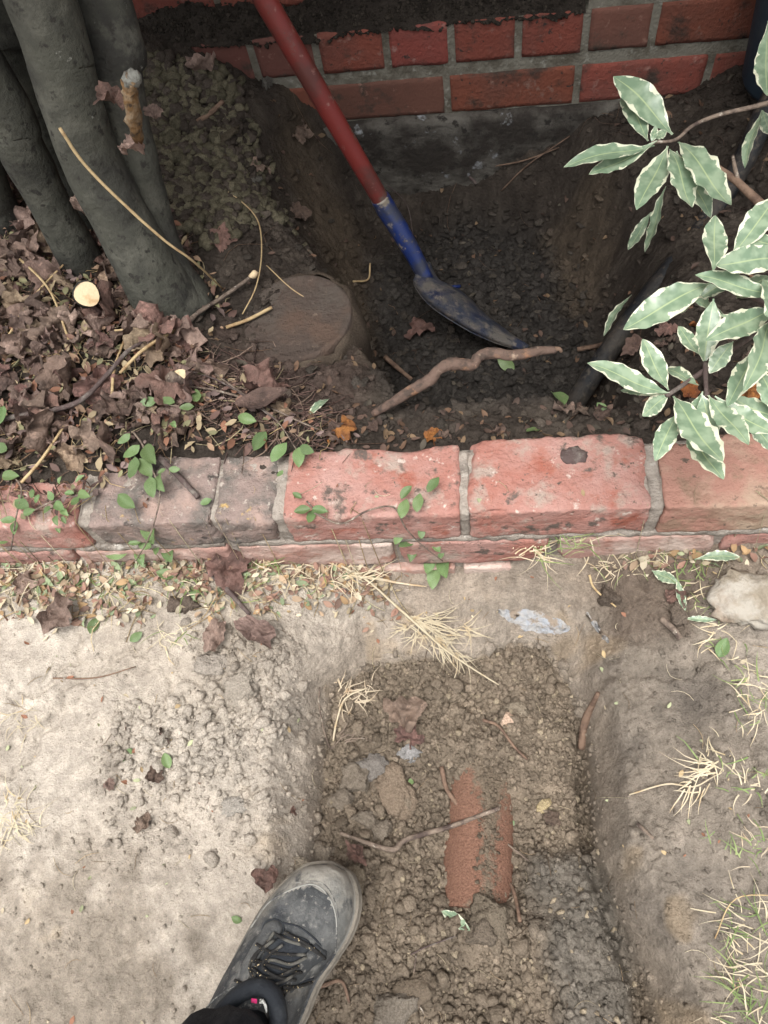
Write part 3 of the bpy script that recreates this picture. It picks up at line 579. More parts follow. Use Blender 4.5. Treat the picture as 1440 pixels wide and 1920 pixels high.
# ------------------------------------------------------------------ clay riser with round rusty cap, pipe in trench, black pipe, pot
rc = at(556, 588, -.040)
V = []; Fc = []
def lathe(prof, seg=48, wob=0, seed=0):
    V = []; Fc = []
    for i, (r, z) in enumerate(prof):
        for k in range(seg):
            t = 2 * math.pi * k / seg; rr = r * (1 + wob * mn.noise(Vector((math.cos(t) * 3, math.sin(t) * 3, z * 12 + seed))))
            V.append(Vector((rr * math.cos(t), rr * math.sin(t), z + wob * .03 * mn.noise(Vector((math.cos(t) * 5, math.sin(t) * 5, r * 20))))))
    for i in range(len(prof) - 1):
        for k in range(seg): Fc.append((i * seg + k, i * seg + (k + 1) % seg, (i + 1) * seg + (k + 1) % seg, (i + 1) * seg + k))
    return V, Fc
riser = tag(empty('drain_riser', rc - Vector((0, 0, .3))), 'soil caked clay drain riser closed by a round rusty cap', 'drain pipe')
V, Fc = lathe([(.096, 0), (.098, .04), (.099, .08), (.101, .12), (.102, .15), (.103, .17), (.101, .19), (.100, .21), (.102, .23), (.103, .255), (.102, .28), (.097, .288), (.090, .289)], 72, .14); V = [v + Vector((mn.noise(v * 60), mn.noise(v * 60 + Vector((5, 0, 0))), 0)) * .004 for v in V]; mk('pipe_body', V, Fc, 'crumb', riser, attr=np.array([[.085 + .05 * mn.noise(v * 25), .066 + .04 * mn.noise(v * 25), .050 + .03 * mn.noise(v * 25)] for v in V]))
V, Fc = lathe([(.089, .275), (.0895, .291), (.087, .2945), (.081, .294), (.079, .2925), (.055, .2932), (.03, .2935), (.0005, .2935)], 56, .012, 3); mk('cap', V, Fc, 'rust', riser)
for v in ground.data.vertices[0:0]: pass
pA = at(905, 1400, -.298); pB = at(893, 1712, -.270); dp = pB - pA
V = []; Fc = []; cl_ = []; dn = dp.normalized(); sv = Vector((0, 0, 1)).cross(dn).normalized(); uz = dn.cross(sv); seg = 120; nl_ = 150
for lay, R_ in ((0, .0495), (1, .041)):
    for i in range(nl_ + 1):
        c_ = dp * (i / nl_)
        for k in range(seg):
            t = 2 * math.pi * k / seg; rr = R_ * (1 + .012 * mn.noise(Vector((math.cos(t) * 2, math.sin(t) * 2, i * .2))))
            V.append(c_ + sv * math.cos(t) * rr + uz * math.sin(t) * rr)
            nz = .8 * mn.noise(Vector((c_.y * 24, t * 2.2, 4))) + .5 * mn.noise(Vector((c_.y * 80, t * 6, 9))) + .7 * mn.noise(Vector((c_.y * 300, t * 16, 2)))
            lt = math.cos(t); ed = max(0, .50 - i / nl_) * 1.5 + max(0, i / nl_ - .90) * 3; d_ = min(1, max(.32 + .25 * max(0, .6 - i / nl_), (.36 - abs(lt - .26) + .32 * nz + ed) * 3.2)) if math.sin(t) > -.2 else 1
            d_ = min(1, d_); cl_.append((.245 * (1 - d_) + .185 * d_, .112 * (1 - d_) + .147 * d_, .076 * (1 - d_) + .108 * d_))
for lay in (0, 1):
    o_ = lay * (nl_ + 1) * seg
    for i in range(nl_):
        for k in range(seg):
            q = (o_ + i * seg + k, o_ + i * seg + (k + 1) % seg, o_ + (i + 1) * seg + (k + 1) % seg, o_ + (i + 1) * seg + k); Fc.append(q if lay else q[::-1])
for i in (0, nl_):
    for k in range(seg): Fc.append((i * seg + k, i * seg + (k + 1) % seg, (nl_ + 1 + i) * seg + (k + 1) % seg, (nl_ + 1 + i) * seg + k))
o = mk('clay_pipe', V, Fc, 'crumb', attr=np.array(cl_)); o.location = pA; tag(o, 'old terracotta drain pipe half buried on the trench floor', 'drain pipe')
V, Fc = tube([at(1530, 60, .0), at(1445, 190, -.02), at(1400, 290, -.075), at(1335, 400, -.13), at(1270, 490, -.165), at(1195, 585, -.215), at(1120, 690, -.28), at(1070, 770, -.355), at(1050, 800, -.47)], [.019] * 4, 20, .02, 6)
tag(to_origin(mk('black_pipe', V, Fc, 'black_plastic'), at(1200, 580, -.2)), 'black plastic pipe slanting down the right side of the deep hole', 'pipe')
pp = at(1500, 165, -.05)
pot = tag(empty('plant_pot', pp), 'dark blue plastic pot against the brick wall at the top right corner', 'plant pot')
V, Fc = lathe([(.0005, .0), (.085, 0), (.09, .01), (.105, .18), (.108, .20), (.104, .20), (.098, .16), (.0005, .16)], 48); mk('pot_body', V, Fc, 'blue_pot', pot)
V, Fc = lathe([(.104, .185), (.114, .187), (.115, .215), (.106, .216), (.105, .20)], 48); mk('rim', V, Fc, 'blue_pot', pot)
pot.location = at(1490, 150, -.05)

# ------------------------------------------------------------------ batches of small pieces
def ico(sub):
    t = (1 + 5 ** .5) / 2
    v = np.array([(-1, t, 0), (1, t, 0), (-1, -t, 0), (1, -t, 0), (0, -1, t), (0, 1, t), (0, -1, -t), (0, 1, -t), (t, 0, -1), (t, 0, 1), (-t, 0, -1), (-t, 0, 1)], float)
    v /= np.linalg.norm(v[0])
    f = [(0, 11, 5), (0, 5, 1), (0, 1, 7), (0, 7, 10), (0, 10, 11), (1, 5, 9), (5, 11, 4), (11, 10, 2), (10, 7, 6), (7, 1, 8), (3, 9, 4), (3, 4, 2), (3, 2, 6), (3, 6, 8), (3, 8, 9), (4, 9, 5), (2, 4, 11), (6, 2, 10), (8, 6, 7), (9, 8, 1)]
    v = [tuple(x) for x in v]
    for _ in range(sub):
        mem = {}; nf = []
        def mid(a, b):
            k = (min(a, b), max(a, b))
            if k not in mem:
                m = np.array(v[a]) + np.array(v[b]); m /= np.linalg.norm(m); mem[k] = len(v); v.append(tuple(m))
            return mem[k]
        for a, b, c_ in f:
            x, y, z = mid(a, b), mid(b, c_), mid(c_, a); nf += [(a, x, z), (b, y, x), (c_, z, y), (x, y, z)]
        f = nf
    return np.array(v), np.array(f)
def rocks(sub, n, amp=.3, flat=1.0, seed=0):
    """lumps cut by random planes, then roughened"""
    out = []; v, f = ico(sub); rs = np.random.RandomState(100 + seed)
    for k in range(n):
        p = v.copy(); 
        for _ in range(9):
            nn = rs.normal(size=3); nn /= np.linalg.norm(nn); dd = rs.uniform(.48, .85); p = p - np.maximum(0, p @ nn - dd)[:, None] * nn
        w_ = np.array([[mn.noise(Vector(tuple(q * 1.1 + k * 7.7 + seed))), mn.noise(Vector(tuple(q * 3.4 + k * 3.1 + seed))), mn.noise(Vector(tuple(q * 8 + k + seed)))] for q in v])
        r = 1.15 + amp * (w_[:, 0] * 1.5 + w_[:, 1] * .7 + w_[:, 2] * .35)
        out.append((p * r[:, None] * np.array([1, .75 + .2 * (k % 3), flat * (.6 + .12 * (k % 4))]), f))
    return out
def rotm(n):
    q = RS.normal(size=(n, 4)); q /= np.linalg.norm(q, axis=1)[:, None]; w_, x, y, z = q.T
    return np.stack([np.stack([1 - 2 * (y * y + z * z), 2 * (x * y - z * w_), 2 * (x * z + y * w_)], -1), np.stack([2 * (x * y + z * w_), 1 - 2 * (x * x + z * z), 2 * (y * z - x * w_)], -1), np.stack([2 * (x * z - y * w_), 2 * (y * z + x * w_), 1 - 2 * (x * x + y * y)], -1)], 1)
def rotz(n, tilt=.35):
    a = RS.uniform(0, 6.283, n); t = RS.normal(0, tilt, (n, 2)); ca, sa = np.cos(a), np.sin(a); one = np.ones(n); ze = np.zeros(n)
    Rz = np.stack([np.stack([ca, -sa, ze], -1), np.stack([sa, ca, ze], -1), np.stack([ze, ze, one], -1)], 1)
    cx, sx = np.cos(t[:, 0]), np.sin(t[:, 0]); Rx = np.stack([np.stack([one, ze, ze], -1), np.stack([ze, cx, -sx], -1), np.stack([ze, sx, cx], -1)], 1)
    cy, sy = np.cos(t[:, 1]), np.sin(t[:, 1]); Ry = np.stack([np.stack([cy, ze, sy], -1), np.stack([ze, one, ze], -1), np.stack([-sy, ze, cy], -1)], 1)
    return Rx @ Ry @ Rz
def batch(name, variants, pos, R, S, col, m, label, sm=True, parent=None):
    Vs = []; Fs = []; Cs = []; off = 0; n = len(pos); vi = RS.randint(0, len(variants), n)
    S = np.asarray(S); S = S if S.ndim == 2 else np.repeat(S[:, None], 3, 1)
    for k, (v, f) in enumerate(variants):
        ix = np.where(vi == k)[0]
        if not len(ix): continue
        P = np.einsum('nij,nvj->nvi', R[ix], v[None] * S[ix][:, None, :]) + pos[ix][:, None, :]
        Vs.append(P.reshape(-1, 3)); nv = len(v)
        Fs.append((f[None] + (off + np.arange(len(ix)) * nv)[:, None, None]).reshape(-1, f.shape[1])); off += nv * len(ix)
        Cs.append(np.repeat(col[ix], nv, 0) * (1 + .0 * P.reshape(-1, 3)[:, :1]))
    o = mk(name, np.concatenate(Vs), np.concatenate(Fs), m, parent, sm=sm, attr=np.concatenate(Cs)); tag(o, label, None, None, 'stuff'); return o
def scatter(n, mask, x0, x1, y0, y1):
    """random ground spots with the density of a mask on the terrain grid"""
    xs = []; ys = []; tot = 0
    for _ in range(60):
        x = RS.uniform(x0, x1, n * 3); y = RS.uniform(y0, y1, n * 3)
        k = RS.uniform(0, 1, n * 3) < sample(mask, x, y); xs.append(x[k]); ys.append(y[k]); tot += k.sum()
        if tot >= n: break
    return np.concatenate(xs)[:n], np.concatenate(ys)[:n]
offkerb = ((GY < KY0 - .004) | (GY > KY1 + .003)).astype(float)
BASEC = base
small = rocks(0, 10, .5, 1, 1); mid_ = rocks(1, 10, .4, 1, 2); chips = rocks(1, 10, .35, .42, 5)
def crumbs(n, mask, r0, r1, var, name, label, sat=1.0, bright=(.8, 1.35), tint=None, sink=.25, flat=False, power=2.2):
    x, y = scatter(n, mask * offkerb, XS[0] + .05, XS[-1] - .05, YS[0] + .05, YS[-1] - .05)
    n = len(x); r = r0 + (r1 - r0) * RS.uniform(0, 1, n) ** power
    z = sample(Z, x, y); col = sample(BASEC, x, y) * RS.uniform(*bright, n)[:, None]
    if tint is not None:
        k = RS.uniform(0, 1, n) < tint[1]; col[k] = np.array(tint[0])[None] * RS.uniform(.7, 1.2, k.sum())[:, None]
    return batch(name, var, np.stack([x, y, z + r * sink * (.6 if flat else 1)], -1), rotz(n, .3) if flat else rotm(n), r, np.clip(col, .01, .8), 'crumb', label, sm=False)
crumbs(17000, intr * (1 - .7 * mass), .0010, .0062, small, 'soil_crumbs', 'loose brown soil crumbs over the trench floor', tint=((.34, .28, .20), .06), power=3.2)
crumbs(900, intr * (1 - .8 * mass) * smooth(-.3, .2, fbm(GX, GY, 16, 2, 120)), .004, .012, mid_, 'soil_lumps', 'small brown soil lumps over the trench floor', bright=(.8, 1.25), power=2.5)
crumbs(5200, np.clip(np.maximum(loose, loose2) + .05 * front * (1 - intr) + .14 * rightbank * (1 - intr) + darkleft * .22 * smooth(-.1, .3, n2), 0, 1) * (1 - intr) * front, .0010, .0048, small, 'dry_crumbs', 'dry pale soil crumbs on the crusted ground', bright=(.85, 1.12), power=3, sink=.1)
crumbs(520, np.maximum(loose, loose2 * .5) * (1 - intr) * front, .003, .011, mid_, 'dry_lumps', 'dry grey soil lumps of the broken heap', bright=(.92, 1.06), power=2.6, sink=.05)
crumbs(5200, np.clip(smooth(.05, -.02, DH) + .15 * (~front), 0, 1) * (~front) * (1 - litm), .003, .011, chips, 'hole_gravel', 'dark shade-toned gravel and stone chips lining the deep hole', bright=(.8, 1.6), tint=((.07, .06, .05), .12), flat=True, power=1.4)  # takes the soil tone, with the hole's shade in it
grav = region([(250, 60), (420, 80), (470, 250), (520, 330), (400, 420), (330, 400), (260, 300)], .0, .03) * (~front)
crumbs(1500, grav, .006, .0135, mid_, 'gravel', 'olive grey gravel heaped between the trunks and the wall', bright=(1.1, 2.0), tint=((.14, .125, .085), .55), flat=True, power=1.2, sink=.5)

# crumbs lying along the top of the clay pipe
n_ = 600; t_ = RS.uniform(0, 1, n_) ** 1.3; ph_ = RS.normal(.26, .24, n_); PA = np.array(pA); DP = np.array(dp)
pos = PA + DP * t_[:, None] + np.array(sv) * (np.sin(ph_) * .0505)[:, None] + np.array(uz) * (np.cos(ph_) * .0505)[:, None]
k_ = (np.abs(ph_ - .26) < .3) | (RS.uniform(size=n_) < .15); pos = pos[k_]; n_ = len(pos)
batch('pipe_crumbs', small, pos, rotm(n_), .0010 + .0032 * RS.uniform(size=n_) ** 2.5, np.array([.17, .135, .10])[None] * RS.uniform(.7, 1.4, n_)[:, None], 'crumb', 'soil crumbs lying along the top of the clay pipe')
# individual clods and stones
big = [mk('clod', v, f, 'crumb', attr=np.tile([.2, .165, .13], (len(v), 1))) for v, f in rocks(3, 5, .30, 1, 9)]
for b_ in big:
    for vv in b_.data.vertices: vv.co *= 1 + .10 * mn.noise(vv.co * 5) + .06 * mn.noise(vv.co * 11)
for b_ in big: C.objects.unlink(b_)
def clod(px, py, r, label, name='clod', cat='clod', m=None, colr=(.185, .152, .12), flat=1.0, k=0, group=None):
    p = g(px, py); me_ = big[k % 5].data.copy(); o = bpy.data.objects.new(name, me_); C.objects.link(o)
    for vv in me_.vertices:
        c0 = vv.co.copy(); c0 = c0 * r; vv.co = c0 * (1 + .10 * mn.noise(c0 * 130 + p * 9) + .07 * mn.noise(c0 * 260 + p * 9)); vv.co.z *= flat
    me_.update()
    o.location = p + Vector((0, 0, r * .25 * flat)); o.rotation_euler = (0, 0, random.uniform(0, 6))
    if m: o.data.materials.clear(); o.data.materials.append(MT[m])
    else: o.data.attributes['soil'].data.foreach_set('color', np.tile([*colr, 1], len(o.data.vertices)).astype(np.float32))
    tag(o, label, cat, group); return o
clod(738, 1487, .034, 'largest flat topped clod in the middle of the trench', colr=(.22, .17, .125), flat=.65, k=0)
clod(672, 1466, .026, 'pale grey clod beside the largest flat topped clod', colr=(.195, .163, .128), k=1)
clod(700, 1440, .020, 'grey clod just above the largest flat topped clod', colr=(.2, .18, .16), k=2)
clod(690, 1535, .022, 'pale grey lumpy clod below the largest clod, near the end of the grey twig', colr=(.195, .163, .128), k=3)
clod(715, 1560, .017, 'small pale clod wedged under the grey twig', colr=(.195, .163, .128), k=4)
clod(640, 1500, .015, 'small pale clod at the left edge of the trench', colr=(.195, .163, .128), k=2)
clod(770, 1408, .014, 'light grey stone on the soil below the mauve lobed leaf', 'stone', 'stone', colr=(.3, .29, .28), k=1)
clod(970, 1330, .024, 'flat brown stone near the top of the trench', 'stone', 'stone', colr=(.24, .20, .15), flat=.4, k=3)
clod(953, 1352, .012, 'small pale pink stone beside the flat brown stone', 'stone', 'stone', colr=(.55, .40, .30), flat=.6, k=4)
clod(1018, 1510, .010, 'small cream pebble right of the clay pipe', 'pebble', 'stone', colr=(.42, .34, .2), k=0)
clod(645, 1660, .020, 'tan clod touching the toe of the shoe', colr=(.22, .18, .13), k=2)
clod(560, 1622, .016, 'tan clod squashed in front of the shoe toe', colr=(.26, .22, .17), flat=.6, k=0)
clod(605, 1606, .022, 'flat tan clod crushed ahead of the shoe toe', colr=(.25, .21, .165), flat=.5, k=1)
clod(730, 1900, .038, 'broad pale clod at the bottom edge of the trench, right of the shoe', colr=(.21, .18, .145), flat=.6, k=3)
clod(930, 1720, .026, 'brown clod below the end of the clay pipe', colr=(.17, .14, .105), k=1)
clod(905, 1745, .018, 'small brown clod beside the pale green fallen leaf', colr=(.16, .13, .10), k=4)
clod(780, 1860, .024, 'dark brown clod low in the trench', colr=(.17, .135, .10), k=0)
clod(445, 1285, .026, 'largest dry grey clod in the broken heap left of the trench', colr=(.33, .29, .24), flat=.6, k=1)
clod(395, 1250, .018, 'dry grey clod at the top of the broken heap', colr=(.33, .29, .245), flat=.7, k=2)
clod(308, 1388, .014, 'pale lump beside the small dark leaf in the heap', colr=(.36, .32, .27), k=3)
clod(355, 1132, .016, 'dark round clod below the left end of the kerb', colr=(.12, .095, .075), k=1)
clod(330, 1135, .013, 'smaller dark clod beside the dark round one', colr=(.13, .10, .08), k=4)
clod(440, 1510, .016, 'pale crumbly lump on the crust left of the trench', colr=(.33, .30, .26), flat=.7, k=0)
clod(1418, 1130, .040, 'large pale mortar stained stone at the right edge below the kerb', 'stone', 'stone', m='stone', flat=.8, k=2)
clod(1270, 1150, .016, 'brown earth clod above the right clay bank', colr=(.15, .12, .095), k=0)
clod(1140, 1120, .018, 'dark earth clod right of the white crust', colr=(.12, .095, .075), k=3)
clod(476, 345, .014, 'pale round stone on the slope left of the shovel handle', 'stone', 'stone', colr=(.15, .14, .12), k=1)
clod(655, 213, .012, 'pale stone at the wall foot beside the shovel handle', 'stone', 'stone', colr=(.18, .17, .14), k=2)
clod(500, 160, .016, 'pale grey stone at the top beside the brick wall', 'stone', 'stone', colr=(.15, .14, .12), k=3)
clod(345, 360, .034, 'flat olive stone beside the trunk on the gravel slope', 'stone', 'stone', colr=(.11, .095, .07), flat=.45, k=4)
clod(420, 260, .030, 'flat brown stone on the gravel slope', 'stone', 'stone', colr=(.085, .07, .05), flat=.45, k=0)
# white crust of old plaster on the bank
for (pts, lab, k) in (([(935, 1148), (965, 1158), (1000, 1165), (1035, 1175), (1068, 1178)], 'white plaster crust on the bank above the trench', 1), ([(1098, 1152), (1112, 1170), (1128, 1190), (1140, 1205)], 'short white plaster streak right of the longer crust', 2)):
    P = [g(a, b) for a, b in pts]; V = []; Fc = []
    for i, p in enumerate(catmull(P, 10)):
        t = i / (10 * (len(P) - 1)); wd_ = (.011 if k == 1 else .005) * (.15 + math.sin(math.pi * t) ** .7 + .35 * mn.noise(p * 60))
        for j in range(9):
            u = j / 8 - .5; q = p + Vector((0, u * 2 * wd_, 0)) + Vector((mn.noise(p * 90 + Vector((j, 0, 0))), mn.noise(p * 90 + Vector((0, j, 0))), 0)) * .003
            q.z = hz(q.x, q.y) + (.25 - u * u) * .016 + mn.noise(q * 160) * .0025 + mn.noise(q * 50) * .002 + .0008; V.append(q)
    n_ = len(V) // 9
    Fc = [(i * 9 + j, i * 9 + j + 1, (i + 1) * 9 + j + 1, (i + 1) * 9 + j) for i in range(n_ - 1) for j in range(8)]
    tag(to_origin(mk('plaster_crust', V, Fc, 'plaster'), P[0]), lab, 'plaster')
# dark debris lying on the wall's set-back ledge
lx_ = np.arange(-1.15, .212, .004); lu_ = np.linspace(0, 1, 16); LX, LU = np.meshgrid(lx_, lu_, indexing='ij')
yy_ = WALL_Y(LX) + .003 + .058 * LU + .004 * fbm(LX, LU * .05, 60, 3, 130); hh_ = .048 + .045 * LU ** .8 * (.8 + .5 * fbm(LX, LU * .06, 16, 3, 131)) + .006 * fbm(LX, LU * .06, 90, 3, 132)
yy_[:, 0] -= .004 + .010 * np.clip(fbm(lx_, lx_ * 0, 24, 3, 133), 0, 1); hh_[:, 0] -= .004 + .022 * np.clip(fbm(lx_, lx_ * 0 + 2, 18, 3, 134), 0, 1)
n0_, n1_ = LX.shape; id_ = np.arange(n0_ * n1_).reshape(n0_, n1_)
fc_ = np.stack([id_[:-1, :-1], id_[1:, :-1], id_[1:, 1:], id_[:-1, 1:]], -1).reshape(-1, 4)
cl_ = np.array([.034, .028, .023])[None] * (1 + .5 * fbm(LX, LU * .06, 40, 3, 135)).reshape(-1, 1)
tag(mk('ledge_dirt', np.stack([LX, yy_, hh_], -1).reshape(-1, 3), fc_, 'soil', attr=cl_), 'dark packed dirt along the ledge on top of the lower wall', None, None, 'stuff')
n_ = 3600; x = RS.uniform(-1.1, .205, n_); ui = RS.uniform(0, 1, n_) ** 1.3
ix_ = np.clip(((x + 1.15) / .004).astype(int), 0, n0_ - 1); iu_ = np.clip((ui * 15).astype(int), 0, 15)
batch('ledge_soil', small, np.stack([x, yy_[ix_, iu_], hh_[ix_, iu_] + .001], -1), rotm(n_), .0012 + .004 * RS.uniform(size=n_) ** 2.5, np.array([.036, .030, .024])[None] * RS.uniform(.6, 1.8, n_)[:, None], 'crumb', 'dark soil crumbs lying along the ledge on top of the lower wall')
# ------------------------------------------------------------------ leaves
def set_leafuv(o, UV):
    a = o.data.color_attributes.new('leafuv', 'FLOAT_COLOR', 'POINT'); a.data.foreach_set('color', np.array([(u, v, 0, 1) for u, v in UV], np.float32).ravel())
def variegated():
    m = bpy.data.materials.new('variegated_leaf'); m.use_nodes = True; n = m.node_tree.nodes; L = m.node_tree.links; b = n['Principled BSDF']
    b.inputs['Roughness'].default_value = .28; b.inputs['Specular IOR Level'].default_value = .5
    at_ = n.new('ShaderNodeAttribute'); at_.attribute_name = 'leafuv'; sp_ = n.new('ShaderNodeSeparateXYZ'); L.new(at_.outputs['Vector'], sp_.inputs[0])
    tc = n.new('ShaderNodeTexCoord'); oi = n.new('ShaderNodeObjectInfo'); ad = n.new('ShaderNodeVectorMath'); ad.operation = 'MULTIPLY_ADD'; ad.inputs[1].default_value = (1, .32, 1); sc = n.new('ShaderNodeVectorMath'); sc.operation = 'SCALE'; sc.inputs[0].default_value = (9, 7, 4)
    L.new(oi.outputs['Random'], sc.inputs['Scale']); L.new(tc.outputs['Object'], ad.inputs[0]); L.new(sc.outputs[0], ad.inputs[2])
    no = n.new('ShaderNodeTexNoise'); no.inputs['Scale'].default_value = 7.5; no.inputs['Detail'].default_value = 4; L.new(ad.outputs[0], no.inputs['Vector'])
    ab = n.new('ShaderNodeMath'); ab.operation = 'ABSOLUTE'; L.new(sp_.outputs['Y'], ab.inputs[0])
    ma = n.new('ShaderNodeMath'); ma.operation = 'MULTIPLY_ADD'; ma.inputs[1].default_value = 1.7; L.new(no.outputs[0], ma.inputs[0]); L.new(ab.outputs[0], ma.inputs[2])
    mr = n.new('ShaderNodeMapRange'); mr.inputs['From Min'].default_value = 1.69; mr.inputs['From Max'].default_value = 1.73; L.new(ma.outputs[0], mr.inputs['Value'])
    g1 = n.new('ShaderNodeTexNoise'); g1.inputs['Scale'].default_value = 8; L.new(ad.outputs[0], g1.inputs['Vector'])
    gm = n.new('ShaderNodeMix'); gm.data_type = 'RGBA'; gm.inputs['A'].default_value = (.175, .255, .165, 1); gm.inputs['B'].default_value = (.29, .375, .255, 1)
    gr = n.new('ShaderNodeMapRange'); gr.inputs['From Min'].default_value = .4; gr.inputs['From Max'].default_value = .62; L.new(g1.outputs[0], gr.inputs['Value']); L.new(gr.outputs[0], gm.inputs['Factor'])
    rb_ = n.new('ShaderNodeMapRange'); rb_.inputs['From Min'].default_value = .035; rb_.inputs['From Max'].default_value = .06; rb_.inputs['To Min'].default_value = .75; rb_.inputs['To Max'].default_value = 0; L.new(ab.outputs[0], rb_.inputs['Value'])
    m1 = n.new('ShaderNodeMix'); m1.data_type = 'RGBA'; m1.inputs['B'].default_value = (.42, .50, .27, 1); L.new(rb_.outputs[0], m1.inputs['Factor']); L.new(gm.outputs['Result'], m1.inputs['A'])
    m2 = n.new('ShaderNodeMix'); m2.data_type = 'RGBA'; m2.inputs['B'].default_value = (.70, .71, .54, 1); L.new(mr.outputs[0], m2.inputs['Factor']); L.new(m1.outputs['Result'], m2.inputs['A'])
    L.new(m2.outputs['Result'], b.inputs['Base Color'])
    tr = n.new('ShaderNodeBsdfTranslucent'); L.new(m2.outputs['Result'], tr.inputs['Color']); ms = n.new('ShaderNodeMixShader'); ms.inputs[0].default_value = .22
    L.new(b.outputs[0], ms.inputs[1]); L.new(tr.outputs[0], ms.inputs[2]); L.new(ms.outputs[0], n['Material Output'].inputs[0])
    return m
MT['variegated'] = variegated()
def long_leaf(k):
    """unit length leaf along +x, unit width in y, wavy edges"""
    V = []; UV = []; nu, nv = 26, 10; rr = random.Random(k)
    ph = rr.uniform(0, 6); am = rr.uniform(.010, .020); bend = rr.uniform(-.12, .16); side = rr.uniform(-.07, .07)
    for i in range(nu + 1):
        t = i / nu
        wdt = (.07 if t < .08 else 0) + (math.sin(math.pi * min(1, max(0, (t - .06) / .94)) ** (.95 + .1 * (k % 3))) ** .8 if t > .06 else 0)
        wdt = max(wdt, .05 if t < .2 else 0.012)
        for j in range(nv + 1):
            v = j / nv * 2 - 1
            w_ = .5 * wdt * (1 + .055 * math.sin(t * 34 + ph) * (1 if v > 0 else .7))
            zz_ = am * math.sin(t * 30 + ph + (1.5 if v > 0 else 0)) * abs(v) ** 2.5 * wdt + .13 * abs(v) ** 1.2 * .22 * wdt - bend * (t - .4) ** 2 + .03 * math.sin(t * 6 + k)
            V.append((t, v * w_ + side * math.sin(t * 3), zz_)); UV.append((t, v))
    Fc = [(i * (nv + 1) + j, (i + 1) * (nv + 1) + j, (i + 1) * (nv + 1) + j + 1, i * (nv + 1) + j + 1) for i in range(nu) for j in range(nv)]
    return V, Fc, UV
LL = []
for k in range(7):
    V, Fc, UV = long_leaf(k); V = [(x, y, z) for x, y, z in V]; o = mk('leaf', V, Fc, 'variegated'); set_leafuv(o, UV); LL.append(o.data); C.objects.unlink(o)
def place_leaf(mesh, B, T, width, parent=None, name='leaf', roll=0.0, up=Vector((0, 0, 1)), wscale=1.0):
    B = Vector(B); T = Vector(T); x = T - B; L_ = x.length; x.normalize(); y = up.cross(x)
    if y.length < .1: y = Vector((0, 1, 0)).cross(x)
    y.normalize(); z = x.cross(y); R = Matrix((x, y, z)).transposed() @ Matrix.Rotation(roll, 3, 'X')
    o = bpy.data.objects.new(name, mesh); C.objects.link(o)
    mw = Matrix.LocRotScale(B - (parent.location if parent else Vector((0, 0, 0))), R, Vector((L_, width, L_)))
    if parent: o.parent = parent
    o.matrix_local = mw if parent else mw
    if not parent: o.matrix_world = mw
    return o

# ------------------------------------------------------------------ variegated shrub
sr = Vector((.56, .70, -.03))
shrub = tag(empty('variegated_shrub', sr), 'shrub with wavy green leaves edged in cream reaching in from the right above the hole', 'shrub')
rnd = random.Random(3)
def sl_(bx, by, zb_, tx, ty, zt_, wpx, roll=0.0):
    B = at(bx, by, zb_); T = at(tx, ty, zt_); d_ = -(ROT.T @ np.array(B - Vector((0, 0, CAMH))))[2]
    place_leaf(LL[rnd.randrange(7)], B, T, wpx * .98 / FPX * d_, shrub, roll=roll, up=Vector((rnd.uniform(-.15, .15), rnd.uniform(-.35, .0), 1)))
A_ = .20
for q in [(1262, 250, 1150, 142, 62, .03), (1215, 262, 1166, 172, 42, .0), (1232, 268, 1105, 333, 38, -.02), (1228, 270, 1057, 312, 40, .0), (1220, 262, 1250, 244, 20, 0), (1252, 275, 1193, 396, 52, -.01), (1256, 278, 1300, 386, 54, .0), (1272, 264, 1372, 380, 56, .02), (1268, 284, 1332, 410, 46, -.03), (1222, 268, 1230, 235, 14, .01)]:
    bx, by, tx, ty, w_, dz = q; sl_(bx, by, A_, tx, ty, A_ + dz, w_, rnd.uniform(-.2, .2))
for q in [(1250, 350, 1208, 472, 24, .02, .9), (1222, 398, 1177, 468, 26, .02, .5), (1182, 550, 1128, 627, 26, -.10, .8), (1440, 45, 1438, 188, 42, .18, .2), (1427, 205, 1396, 315, 26, .16, .8), (1430, 207, 1446, 252, 26, .16, .6), (1450, 150, 1500, 260, 45, .2, 0)]:
    bx, by, tx, ty, w_, z_, rl = q; sl_(bx, by, z_ + .01, tx, ty, z_ - .02, w_, rl)
D_ = .26
